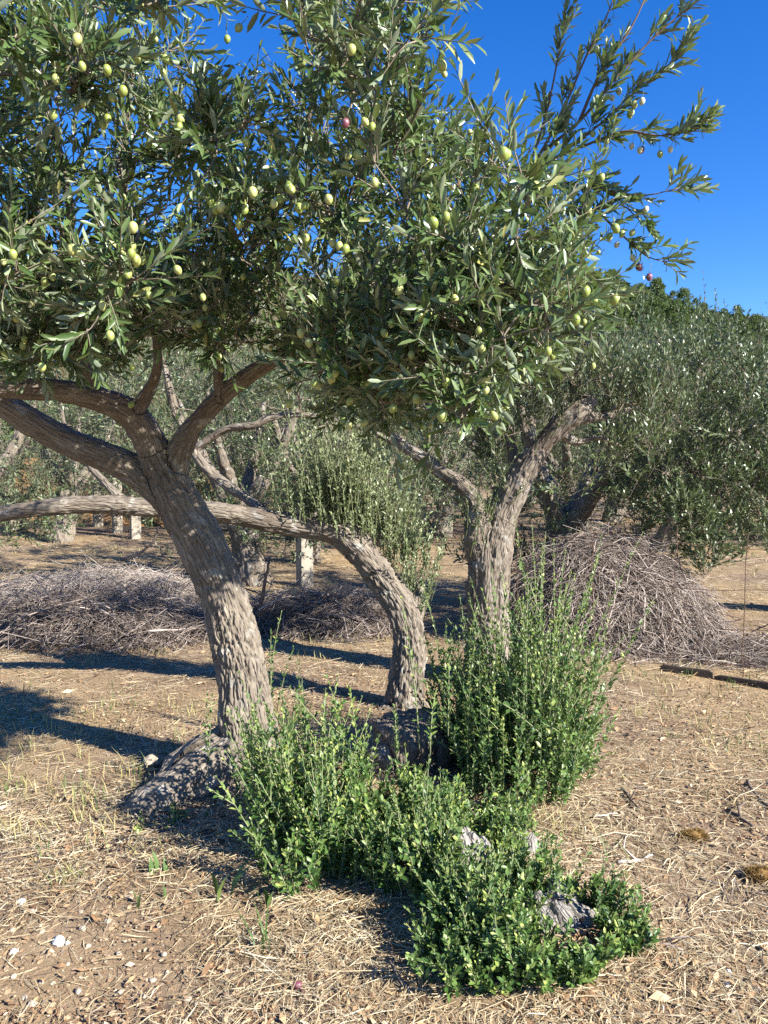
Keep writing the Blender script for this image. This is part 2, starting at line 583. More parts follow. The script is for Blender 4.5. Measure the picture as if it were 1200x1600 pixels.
class Leaves:
    def __init__(s):
        s.b, s.x, s.y, s.z, s.w, s.l, s.t, s.k = [], [], [], [], [], [], [], []

    def add(s, base, ydir, nrm, L, W, tint):
        y = unit(ydir)
        n = unit(nrm - y * (nrm * y).sum(-1, keepdims=True))
        x = np.cross(y, n)
        s.b.append(base); s.x.append(x); s.y.append(y); s.z.append(n)
        s.l.append(L); s.w.append(W); s.t.append(np.clip(tint, 0, 1))
        s.k.append(RNG.integers(0, len(CURLS), len(L)))

    def cat(s):
        return [np.concatenate(a) for a in (s.b, s.x, s.y, s.z, s.w, s.l, s.t, s.k)]

    def build(s, root, mat, n_parts=0, name='foliage', simple=False, max_px=None):
        b, x, y, z, w, l, t, k = s.cat()
        keep = np.ones(len(b), bool)
        if n_parts:
            c = b + y * l[:, None] * 0.5
            px, py, d = project(c)
            vis = (px > 5) & (px < 1195) & (py > 5) & (py < 1595)
            view = unit(c - np.array([0, 0, CAM_H]))
            face = np.abs((view * z).sum(-1)) + 0.15
            area = np.where(vis, face * l * w / d ** 2, 0)
            ids = np.argsort(-area)[:n_parts]
            keep[ids] = False
            off = np.array(root.location)
            for i in ids:
                q = min(int(t[i] * 6), 5)
                me = leaf_template(mat, int(k[i]), q)
                o = bpy.data.objects.new('leaf', me)
                o.parent = root
                mt = np.eye(4)
                mt[:3, 0] = x[i] * w[i]; mt[:3, 1] = y[i] * l[i]; mt[:3, 2] = z[i] * l[i]
                mt[:3, 3] = b[i] - off
                o.matrix_basis = Matrix(mt.tolist())
                COL.objects.link(o)
        b, x, y, z, w, l, t, k = [a[keep] for a in (b, x, y, z, w, l, t, k)]
        n = len(b)
        if simple:
            # slender leaf of four corners, widest past its middle
            T = np.array([[0, 0, 0], [-0.5, 0.46, 0.03], [0.5, 0.54, 0.03], [0, 1, -0.06]])
            V = b[:, None] + x[:, None] * (T[None, :, 0:1] * w[:, None, None]) * 1.15 + (y[:, None] * T[None, :, 1:2] + z[:, None] * T[None, :, 2:3]) * l[:, None, None]
            tri = np.array([[0, 2, 1], [1, 2, 3]])
            F = (np.arange(n)[:, None, None] * 4 + tri[None]).reshape(-1, 3)
            return part(name, V.reshape(-1, 3), [F], mat, root, np.repeat(t, 4), False, True)
        T = TEMPL[k]
        V = b[:, None] + x[:, None] * (T[:, :, 0:1] * w[:, None, None]) + (y[:, None] * T[:, :, 1:2] + z[:, None] * T[:, :, 2:3]) * l[:, None, None]
        o8 = np.arange(n)[:, None, None] * 8
        return part(name, V.reshape(-1, 3), [(o8 + LEAF_TRI[None]).reshape(-1, 3), (o8 + LEAF_QUAD[None]).reshape(-1, 4)], mat, root, np.repeat(t, 8), True, True)


_leaf_cache = {}


def leaf_template(mat, k, q):
    key = (mat.name, k, q)
    if key not in _leaf_cache:
        me = mk_mesh('leaf', TEMPL[k], [LEAF_TRI, LEAF_QUAD], np.full(8, (q + 0.5) / 6))
        me.materials.append(mat)
        _leaf_cache[key] = me
    return _leaf_cache[key]


def shoots(lv, base, d, length, pairs, leafL, leafW, bend, angle=0.75, start=0.08, upw=0.15, rng=RNG, tint0=0.42, tip=0.18, sd=0.16, taper=0.45):
    """leaf pairs set crosswise along S shoots; returns the twig centre lines (S,5,3)"""
    S = len(base)
    d = unit(d)
    A = unit(np.cross(d, rng.normal(size=(S, 3))))
    B = np.cross(d, A)
    ph0 = rng.uniform(0, 6.28, S)
    stint = rng.normal(0, 0.10, S)
    ssize = rng.uniform(0.82, 1.15, S)
    for k in range(pairs):
        t = start + (1 - start) * (k + 0.5) / pairs
        t = np.clip(t + rng.normal(0, 0.015, S), 0, 1)
        pos = base + d * (length * t)[:, None] + bend * (length * t * t)[:, None]
        T = unit(d + 2 * bend * t[:, None])
        ang = angle * (1 - 0.5 * t ** 2) + rng.normal(0, 0.17, S)
        for sgn in (0, 1):
            phi = ph0 + (k % 2) * 1.571 + sgn * math.pi + rng.normal(0, 0.3, S)
            rad = np.cos(phi)[:, None] * A + np.sin(phi)[:, None] * B
            a = ang + rng.normal(0, 0.14, S)
            y = np.cos(a)[:, None] * T + np.sin(a)[:, None] * rad
            n = np.sin(a)[:, None] * T - np.cos(a)[:, None] * rad + UP * upw + LIGHTWARD * 0.55 + rng.normal(0, 0.25, (S, 3))
            sz = ssize * rng.uniform(0.8, 1.15, S) * (1 - taper * t ** 4) * (0.78 + 0.22 * min(1, t.mean() * 5))
            keep = rng.random(S) > 0.06
            lv.add(pos[keep], y[keep], n[keep], (leafL * sz)[keep], (leafW * sz * rng.uniform(0.85, 1.15, S))[keep],
                   (tint0 + stint + tip * t ** 2 + rng.normal(0, sd, S) + (rng.random(S) > 0.992) * 0.5)[keep])
    tt = np.linspace(0, 1, 5)
    return base[:, None] + d[:, None] * (length[:, None] * tt)[..., None] + bend[:, None] * (length[:, None] * tt ** 2)[..., None]


# ------------------------------------------------------------------ fused wood (trunk, limbs) with fissured bark
def fuse(root, tubes, mat, voxel=0.008, crack=0.010, lump=0.012, seed=0, plate=28.0, smooth_it=3):
    """tubes: (part_name, [[x,y,z,r],...]); fused by remeshing, barked, then cut back into parts"""
    Vs, Fs, off, skp, skt, sks, ski, skr, ska = [], [], 0, [], [], [], [], [], []
    for i, (nm, pts) in enumerate(tubes):
        c = catmull(pts, 0.03)
        V, Q, T = tube(c[:, :3], c[:, 3], 14)
        Vs.append(V)
        tri = np.vstack([Q[:, [0, 1, 2]], Q[:, [0, 2, 3]], T]) + off
        Fs.append(tri)
        off += len(V)
        skp.append(c[:, :3]); skr.append(c[:, 3])
        tg = unit(np.gradient(c[:, :3], axis=0))
        skt.append(tg)
        av = unit(np.cross(tg[0], [0.31, 0.52, 0.79]))
        fr = []
        for k in range(len(tg)):
            av = av - tg[k] * np.dot(av, tg[k])
            av = av / max(np.linalg.norm(av), 1e-9)
            fr.append(av)
        ska.append(np.array(fr))
        sks.append(np.concatenate([[0], np.cumsum(np.linalg.norm(np.diff(c[:, :3], axis=0), axis=1))]) + i * 7.0)
        ski.append(np.full(len(c), i))
    me = mk_mesh('raw', np.vstack(Vs), [np.vstack(Fs)])
    ob = bpy.data.objects.new('raw', me)
    COL.objects.link(ob)
    md = ob.modifiers.new('r', 'REMESH')
    md.mode = 'VOXEL'
    md.voxel_size = voxel
    bpy.context.view_layer.update()
    ev = ob.evaluated_get(bpy.context.evaluated_depsgraph_get())
    m2 = bpy.data.meshes.new_from_object(ev)
    nv = len(m2.vertices)
    V = np.zeros(nv * 3, np.float32)
    m2.vertices.foreach_get('co', V)
    V = V.reshape(-1, 3).astype(float)
    nq = len(m2.polygons)
    tot = np.zeros(nq, np.int32)
    m2.polygons.foreach_get('loop_total', tot)
    li = np.zeros(len(m2.loops), np.int32)
    m2.loops.foreach_get('vertex_index', li)
    Q = li.reshape(-1, 4) if (tot == 4).all() else None
    E = np.zeros(len(m2.edges) * 2, np.int32)
    m2.edges.foreach_get('vertices', E)
    E = E.reshape(-1, 2)
    bpy.data.objects.remove(ob)
    bpy.data.meshes.remove(m2)
    bpy.data.meshes.remove(me)
    cnt = np.bincount(E.ravel(), minlength=nv)[:, None].astype(float)

    def relax(V, n, f):
        for _ in range(n):
            S = np.zeros_like(V)
            for ax in range(3):
                S[:, ax] = np.bincount(E[:, 0], V[E[:, 1], ax], nv) + np.bincount(E[:, 1], V[E[:, 0], ax], nv)
            V = V + f * (S / np.maximum(cnt, 1) - V)
        return V

    def normals(V):
        n = np.cross(V[Q[:, 2]] - V[Q[:, 0]], V[Q[:, 3]] - V[Q[:, 1]])
        o = np.zeros_like(V)
        for ax in range(3):
            for c in range(4):
                o[:, ax] += np.bincount(Q[:, c], n[:, ax], nv)
        return unit(o)

    V = relax(V, smooth_it, 0.6)
    SP_, ST_, SS_, SI_, SR_ = np.vstack(skp), np.vstack(skt), np.concatenate(sks), np.concatenate(ski), np.concatenate(skr)
    near = np.zeros(nv, int)
    for a in range(0, nv, 4000):
        v_ = V[a:a + 4000] - SP_[0]
        w_ = SP_ - SP_[0]
        D = np.sqrt(np.maximum((v_ ** 2).sum(1)[:, None] + (w_ ** 2).sum(1)[None] - 2 * v_ @ w_.T, 0)) - SR_[None]
        near[a:a + 4000] = D.argmin(1)
    rel = V - SP_[near]
    al = (rel * ST_[near]).sum(1)
    s = SS_[near] + al
    perp = rel - ST_[near] * al[:, None]
    thick = np.clip(SR_[near] / 0.10, 0.25, 1.2)
    isroot = np.array([t[0] == 'root' for t in tubes])[SI_[near]]
    plated = np.where(isroot, 0.35, 1.0)
    knob = np.where(isroot, 2.4, 1.0)
    q = V * 1.0
    # anisotropic bark coordinates: short across the grain, long along it
    SA_ = np.vstack(ska)[near]
    SB_ = np.cross(ST_[near], SA_)
    qa = np.stack([(perp * SA_).sum(1), (perp * SB_).sum(1), s * 0.18], -1) + SI_[near][:, None] * 3.7
    warp = np.stack([fbm(V * 9 + k * 31, 2, seed + 40 + k) for k in range(3)], -1)
    f1, f2 = worley(qa * plate + warp * 0.9, seed)
    plates = np.clip((f2 - f1) * 3.6, 0, 1)
    g1, g2 = worley(qa * plate * 2.1 + warp * 1.5, seed + 7)
    fine = np.clip((g2 - g1) * 2.0, 0, 1)
    big = fbm(q * 5.5, 3, seed + 3)
    flute = fbm(np.stack([perp[:, 0] * 16, perp[:, 1] * 16, s * 2.0], -1) + perp * 4, 2, seed + 5)
    calm = np.clip(0.75 + 1.3 * fbm(V * 3.1 + 5, 3, seed + 21), 0.15, 1.35)
    plated = plated * calm
    brg = np.random.default_rng(seed + 99)
    knots = np.zeros(nv)
    for kk in brg.choice(nv, 26, replace=False):
        rk = brg.uniform(0.025, 0.07)
        dk = np.sqrt(((V - V[kk]) ** 2).sum(1)) / rk
        amp = brg.uniform(0.010, 0.024) * (1 if brg.random() < 0.6 else -1)
        knots += amp * (np.exp(-dk ** 2) - 0.75 * np.exp(-(dk / 0.42) ** 2))
    nrm = normals(V)
    ridge = 1 - 2 * np.abs(fbm(qa * 9 + warp * 0.5, 3, seed + 9))
    h = thick * (knots + 0.9 * lump * (ridge - 0.5) + plated * crack * (plates - 0.55) + plated * 0.45 * crack * (fine - 0.5) + lump * knob * big * 1.6 + lump * knob * 0.8 * flute)
    V = V + nrm * h[:, None]
    nrm = normals(V)
    fid = SI_[near[Q[:, 0]]]
    offr = np.array(root.location)
    for i, (nm, _) in enumerate(tubes):
        F = Q[fid == i]
        if len(F) < 4:
            continue
        u, inv = np.unique(F, return_inverse=True)
        me = mk_mesh(nm, V[u] - offr, [inv.reshape(-1, 4)])
        me.normals_split_custom_set_from_vertices(nrm[u].tolist())
        at = me.attributes.new('bark_co', 'FLOAT_VECTOR', 'POINT')
        at.data.foreach_set('vector', qa[u].astype(np.float32).ravel())
        mk_obj(nm, me, mat, root)
    return SP_, SR_, SI_


# ------------------------------------------------------------------ branching from limbs to crown points
class Skeleton:
    def __init__(s, pts):
        s.p = [np.asarray(a, float) for a in pts]
        s.par = [-1] * len(s.p)
        s.paths = []

    def grow(s, targets, step=0.05, rng=RNG, wander=0.12, upcurve=0.06):
        arr = np.array(s.p)
        D = np.array([np.linalg.norm(arr - t, axis=1).min() for t in targets])
        for j in np.argsort(D):
            t = targets[j]
            arr = np.array(s.p)
            dd = np.linalg.norm(arr - t, axis=1)
            i = int(dd.argmin())
            L = dd[i]
            n = max(2, int(L / step))
            a = arr[i]
            side = rng.normal(size=3) * L * wander + np.array([0, 0, -upcurve * L])
            ids = [i]
            for q in range(1, n + 1):
                f = q / n
                pos = a * (1 - f) + t * f + side * math.sin(math.pi * f) + rng.normal(0, 0.004, 3) * (q < n)
                s.p.append(pos)
                s.par.append(ids[-1])
                ids.append(len(s.p) - 1)
            s.paths.append(ids)

    def radii(s, tip=0.0022, ex=2.3, rmax=0.03):
        n = len(s.p)
        acc = np.zeros(n)
        kids = np.bincount([q for q in s.par if q >= 0], minlength=n)
        for i in range(n - 1, -1, -1):
            if kids[i] == 0:
                acc[i] = tip ** ex
            if s.par[i] >= 0:
                acc[s.par[i]] += acc[i]
        return np.minimum(acc ** (1 / ex), rmax)


def poly_targets(n, poly, dmin, dmax, rng, holes=(), dfun=None, sep=0.0, thin=0):
    poly = np.asarray(poly, float)
    lo, hi = poly.min(0), poly.max(0)
    out = []
    tries = 0
    while len(out) < n and tries < 400:
        tries += 1
        x = rng.uniform(lo[0], hi[0], 200)
        y = rng.uniform(lo[1], hi[1], 200)
        ok = in_poly(x, y, poly)
        for h in holes:
            ok &= ~in_poly(x, y, h)
        for a, b in zip(x[ok], y[ok]):
            u = rng.random()
            if thin and b < 260 and rng.random() < thin:
                continue
            d = dmin + (dmax - dmin) * u
            if dfun:
                d = dfun(a, b, u)
            p = P(a, b, d)
            if sep and out and np.linalg.norm(np.array(out) - p, axis=1).min() < sep:
                continue
            out.append(p)
            if len(out) >= n:
                break
    return np.array(out)


def leafy(root, sk, lv, mat_twig, rng, per_node=1.2, leafL=0.062, leafW=0.0135, pairs=8, slen=(0.10, 0.26), up=0.45, out=0.6, spread=0.75, angle=0.75, from_frac=0.35,
          tint0=0.42, thin_r=0.0045, branch_r=0.0045, sides=6, upw=0.15, droop=0.12, max_branches=60, branch_mat=None, simple_twigs=False, rmax=0.03):
    R = sk.radii(rmax=rmax)
    Pn = np.array(sk.p)
    bases, dirs = [], []
    twv, twq, off = [], [], 0
    order = sorted(range(len(sk.paths)), key=lambda j: -R[sk.paths[j][min(1, len(sk.paths[j]) - 1)]])
    big = set(j for j in order[:max_branches])
    for j, ids in enumerate(sk.paths):
        pts = Pn[ids]
        if len(pts) > 3:
            sm = pts.copy()
            sm[1:-1] = (pts[:-2] + 2 * pts[1:-1] + pts[2:]) / 4
            pts = sm
        r = R[ids].copy()
        r[0] = r[1]
        V, Q, T = tube(pts, np.maximum(r, 0.0016), sides if j in big else 4)
        if j in big:
            part('branch', V, [Q, T], branch_mat or mat_twig, root)
        else:
            twv.append(V); twq.append(Q + off); off += len(V)
        T_ = unit(np.gradient(pts, axis=0))
        n = len(ids)
        for q in range(int(n * from_frac), n):
            if r[q] > 0.012:
                continue
            m = rng.poisson(per_node * (0.6 + 0.8 * q / n))
            if q == n - 1:
                m = max(m, 2)
            for _ in range(m):
                bases.append(pts[q] + rng.normal(0, 0.006, 3))
                dirs.append(out * T_[q] + spread * unit(rng.normal(size=3)) + np.array([0, 0, up]))
    bases = np.array(bases); dirs = unit(np.array(dirs))
    S = len(bases)
    L = rng.uniform(*slen, S)
    bend = rng.normal(0, 0.10, (S, 3)) + np.array([0, 0, 0.10]) - np.array([0, 0, droop]) * (1 - np.abs(dirs[:, 2:3]))
    W = shoots(lv, bases, dirs, L, pairs, leafL, leafW, bend, angle=angle, upw=upw, rng=rng, tint0=tint0)
    V, Q = batch_tubes(W[:, ::2], np.array([0.0021, 0.0016, 0.0008])[None] * np.ones((S, 1)) * (thin_r / 0.0045), 3)
    twv.append(V); twq.append(Q + off)
    part('twigs', np.vstack(twv), [np.vstack(twq)], mat_twig, root, stuff=True)
    return W


def px_line(pts, dr=None):
    """[(px, py, depth, radius_m)] -> xyz r rows"""
    return [list(P(a, b, d)) + [r] for a, b, d, r in pts]

# ------------------------------------------------------------------ ground, bank, hills
def grid_mesh(name, X, Y, Z, mat, smooth=True):
    ny, nx = X.shape
    V = np.stack([X, Y, Z], -1).reshape(-1, 3)
    j, i = np.meshgrid(np.arange(ny - 1), np.arange(nx - 1), indexing='ij')
    Q = np.stack([j * nx + i, j * nx + i + 1, (j + 1) * nx + i + 1, (j + 1) * nx + i], -1).reshape(-1, 4)
    o = mk_obj(name, mk_mesh(name, V, [Q], None, smooth), mat)
    o['kind'] = 'structure'
    return o


u = np.sinh(np.linspace(-6.2, 6.2, 221)) / np.sinh(6.2) * 2000
v = np.concatenate([-np.geomspace(2000, 0.4, 30), np.linspace(-0.3, 9, 160), np.geomspace(9.08, 2500, 70)])
GX, GY = np.meshgrid(u, v)
GZ = gz(GX, GY)
GZ = GZ - 0.0 * GX
grid_mesh('ground', GX, GY, GZ, M['soil'])

# low ochre bank far off to the left, behind the fence
bx = np.linspace(-16, -3.2, 90)
by = np.linspace(17.5, 25, 40)
BX, BY = np.meshgrid(bx, by)
prof = np.clip((BY - 18.3 + 0.5 * np.sin(BX * 0.9)) / 1.8, 0, 1)
prof = prof * prof * (3 - 2 * prof)
edge = np.clip((-4.0 - BX) / 2.0, 0, 1)
rz = fbm(np.stack([BX.ravel() * 1.6, BY.ravel() * 1.6, 0 * BX.ravel()], -1), 4, 71).reshape(BX.shape)
BZ = gz(BX, BY) - 0.12 + edge * prof * (1.35 + 0.35 * rz) + 0.10 * rz * prof
grid_mesh('earth_bank', BX, BY, BZ, M['bank'])


def hill_h(x, y):
    az = x / y
    # ridge elevation tangent as seen from the grove: higher on the left, falling to the right
    ridge = np.interp(az, [-1.5, -0.6, -0.38, -0.1, 0.30, 0.38, 0.44, 0.6, 1.5], [0.20, 0.235, 0.245, 0.255, 0.228, 0.196, 0.165, 0.15, 0.15])
    top = ridge * 120
    t = np.clip((y - 48) / 72, 0, 1)
    return 0.6 + top * (t ** 1.2) - np.clip((y - 125) / 60, 0, 1) * 12


hx = np.linspace(-150, 150, 130)
hy = np.linspace(46, 200, 80)
HX, HY = np.meshgrid(hx, hy)
hn = fbm(np.stack([HX.ravel() / 11, HY.ravel() / 11, 0 * HX.ravel()], -1), 4, 31).reshape(HX.shape)
HZ = hill_h(HX, HY) + hn * 2.2 * np.clip((HY - 48) / 30, 0, 1) - 0.8
grid_mesh('hill', HX, HY, HZ, M['hill'])
fx = np.linspace(-1200, 1200, 160)
fy = np.linspace(500, 1000, 24)
FX, FY = np.meshgrid(fx, fy)
fn = fbm(np.stack([FX.ravel() / 160, FY.ravel() / 160, 0 * FX.ravel()], -1), 5, 33).reshape(FX.shape)
FZ = np.clip((FY - 500) / 200, 0, 1) * (138 + 26 * fn) - np.clip((FY - 760) / 200, 0, 1) * 60
grid_mesh('far_hill', FX, FY, FZ, M['far_hill'])


def ground_cover():
    rng = np.random.default_rng(77)

    def spots(n, y0, y1, spread=0.78):
        y = y0 * (y1 / y0) ** rng.random(n)
        x = rng.uniform(-1, 1, n) * (spread * y + 0.25)
        return x, y

    # straw lying flat, in swathes
    n = 140000
    x, y = spots(n, 1.55, 16)
    pn = np.stack([x, y, 0 * x], -1)
    dens = fbm(pn * 1.3, 3, 61)
    soil = np.exp(-(((x + 1.05) / 0.75) ** 2 + ((y - 2.25) / 0.45) ** 2)) + 0.9 * np.exp(-(((x - 1.35) / 0.3) ** 2 + ((y - 2.2) / 0.25) ** 2))
    keep = rng.random(n) < np.clip(0.92 + dens * 1.2 - 0.40 * soil, 0.10, 1)
    x, y, dens = x[keep], y[keep], dens[keep]
    n = len(x)
    head = rng.uniform(0, 2 * math.pi, n) + fbm(np.stack([x, y, 0 * x], -1) * 2.2, 2, 62) * 2.5
    L = rng.gamma(2.6, 0.022, n) + 0.02
    L = np.minimum(L, 0.24) * np.clip(0.65 + y * 0.12, 0.8, 2.0)
    W = rng.uniform(0.0014, 0.0036, n) * np.clip(0.55 + y * 0.19, 0.9, 3.0)
    lift = np.abs(rng.normal(0, 0.012, n)) + 0.002
    d = np.stack([np.cos(head), np.sin(head), rng.normal(0, 0.10, n)], -1)
    side = unit(np.stack([-np.sin(head), np.cos(head), rng.normal(0, 0.5, n)], -1))
    base = np.stack([x, y, gz(x, y) + lift], -1)
    V = np.zeros((n, 6, 3))
    bow = rng.normal(0, 0.10, n)
    for q, (f, wv) in enumerate(((-0.5, 0.7), (0.0, 1.0), (0.5, 0.45))):
        c = base + d * (L * f)[:, None] + side * (bow * L * (1 - 4 * f * f) * 0.5)[:, None] + UP * (0.02 * L * (1 - 4 * f * f))[:, None]
        V[:, q * 2] = c - side * (W * wv * 0.5)[:, None]
        V[:, q * 2 + 1] = c + side * (W * wv * 0.5)[:, None]
    V[:, :, 2] = np.maximum(V[:, :, 2], (base[:, 2] - lift + 0.0015)[:, None])
    nearby = np.arange(n)[y < 3.6]
    beyond = np.arange(n)[y >= 3.6]
    F = np.vstack([(nearby[:, None, None] * 6 + np.array([[0, 1, 3, 2], [2, 3, 5, 4]])[None]).reshape(-1, 4), beyond[:, None] * 6 + np.array([[0, 1, 5, 4]])])
    t = np.clip(rng.normal(0.55, 0.24, n) + dens * 0.25, 0, 1)
    o = mk_obj('straw', mk_mesh('straw', V.reshape(-1, 3), [F], np.repeat(t, 6), False), M['straw'])
    o['kind'] = 'stuff'
    tag(o, 'dry yellow straw and cut grass lying all over the ground', 'straw')

    # dead olive leaves and chips
    n = 90000
    x, y = spots(n, 1.55, 9)
    pn = np.stack([x, y, 0 * x], -1)
    keep = rng.random(n) < np.clip(0.55 + fbm(pn * 1.7, 3, 66) * 1.2, 0.12, 1)
    x, y = x[keep], y[keep]
    n = len(x)
    lv = Leaves()
    head = rng.uniform(0, 2 * math.pi, n)
    d = np.stack([np.cos(head), np.sin(head), rng.normal(0, 0.12, n)], -1)
    nr = UP + rng.normal(0, 0.35, (n, 3))
    nr[:, 2] = np.abs(nr[:, 2]) * np.where(rng.random(n) < 0.4, -1, 1)
    L = 0.009 + rng.gamma(2.0, 0.0075, n)
    lv.add(np.stack([x, y, gz(x, y) + rng.uniform(0.004, 0.016, n)], -1), d, nr, L, L * rng.uniform(0.2, 0.5, n), np.clip(rng.normal(0.5, 0.28, n), 0, 1))
    b, X, Y, Z, w, l, t, k = lv.cat()
    T = np.array([[0, 0, 0], [-0.5, 0.45, 0.05], [0.5, 0.55, 0.05], [0, 1, -0.05]])
    V = b[:, None] + X[:, None] * (T[None, :, 0:1] * w[:, None, None]) + (Y[:, None] * T[None, :, 1:2] + Z[:, None] * T[None, :, 2:3]) * l[:, None, None]
    o = mk_obj('leaf_litter', mk_mesh('leaf_litter', V.reshape(-1, 3), [(np.arange(n)[:, None, None] * 4 + np.array([[0, 2, 1], [1, 2, 3]])).reshape(-1, 3)], np.repeat(t, 4), False), M['litter'])
    o['kind'] = 'stuff'
    tag(o, 'brown dead leaves and wood chips scattered over the soil', 'leaf litter')

    # pebbles
    n = 26000
    x, y = spots(n, 1.55, 5.5, 0.66)
    w = np.exp(-(((x + 1.05) / 0.7) ** 2 + ((y - 2.2) / 0.5) ** 2)) + np.exp(-(((x - 1.2) / 0.45) ** 2 + ((y - 2.1) / 0.3) ** 2)) + 0.12
    keep = rng.random(n) < w
    x, y = x[keep], y[keep]
    n = len(x)
    s = rng.gamma(1.3, 0.0020, n) + 0.0018
    oct_ = np.array([[1, 0, 0], [0, 1, 0], [-1, 0, 0], [0, -1, 0], [0.3, 0.2, 1], [0, 0, -1], [.75, .75, .45], [-.75, .7, .4], [-.7, -.75, .5], [.75, -.7, .4]])
    tr = np.array([[0, 6, 4], [6, 1, 4], [1, 7, 4], [7, 2, 4], [2, 8, 4], [8, 3, 4], [3, 9, 4], [9, 0, 4], [0, 1, 6], [1, 2, 7], [2, 3, 8], [3, 0, 9], [1, 0, 5], [2, 1, 5], [3, 2, 5], [0, 3, 5]])
    ang = rng.uniform(0, 6.28, n)
    sc = rng.uniform(0.6, 1.3, (n, 3)) * s[:, None] * np.array([1, 1, 0.65])
    Pb = oct_[None] * (1 + rng.normal(0, 0.12, (n, 10, 1))) * sc[:, None]
    R = np.stack([np.stack([np.cos(ang), -np.sin(ang)], -1), np.stack([np.sin(ang), np.cos(ang)], -1)], 1)
    Pb[:, :, :2] = np.einsum('nij,nkj->nki', R, Pb[:, :, :2])
    V = Pb + np.stack([x, y, gz(x, y) + 0.002], -1)[:, None]
    o = mk_obj('pebbles', mk_mesh('pebbles', V.reshape(-1, 3), [(np.arange(n)[:, None, None] * 10 + tr).reshape(-1, 3)], np.repeat(np.clip(rng.normal(0.36, 0.25, n), 0, 1), 10), False), M['pebble'])
    o['kind'] = 'stuff'
    tag(o, 'small tan pebbles and grit in the bare soil', 'pebbles')

    # short standing dry grass with a few green blades
    nt = 1500
    x, y = spots(nt, 2.6, 14, 0.7)
    pn = np.stack([x, y, 0 * x], -1)
    keep = (rng.random(nt) < np.clip(0.25 + fbm(pn * 0.9, 2, 69) * 1.5, 0.02, 1)) & (y > 2.9) & ~((np.abs(x - 0.3) < 0.7) & (y < 4.2))
    x, y = x[keep], y[keep]
    bl = []
    tt = []
    for a, b in zip(x, y):
        m = rng.integers(5, 15)
        gx = a + rng.normal(0, 0.05, m)
        gy = b + rng.normal(0, 0.05, m)
        h = rng.uniform(0.03, 0.11, m)
        an = rng.uniform(0, 6.28, m)
        lean = rng.uniform(0.1, 0.8, m)
        g0 = np.stack([gx, gy, gz(gx, gy)], -1)
        dd = np.stack([np.cos(an) * lean, np.sin(an) * lean, np.ones(m)], -1)
        sd = np.stack([-np.sin(an), np.cos(an), 0 * an], -1) * 0.0016 * (1 + b * 0.12)
        mid = g0 + dd * (h * 0.5)[:, None]
        tipp = g0 + dd * h[:, None] * np.array([1.3, 1.3, 0.92])
        bl.append(np.stack([g0 - sd, g0 + sd, mid - sd * 0.8, mid + sd * 0.8, tipp], 1))
        green = rng.random() < 0.16
        tt.append(np.clip(rng.normal(0.2 if green else 0.9, 0.12, m), 0, 1))
    B = np.concatenate(bl)
    n = len(B)
    i5 = np.arange(n)[:, None, None] * 5
    o = mk_obj('dry_grass', mk_mesh('dry_grass', B.reshape(-1, 3), [(i5 + np.array([[0, 1, 3, 2]])).reshape(-1, 4), (i5 + np.array([[2, 3, 4]])).reshape(-1, 3)], np.repeat(np.concatenate(tt), 5)), M['grass'])
    o['kind'] = 'stuff'
    tag(o, 'short dry standing grass blades with some green ones', 'grass')


ground_cover()


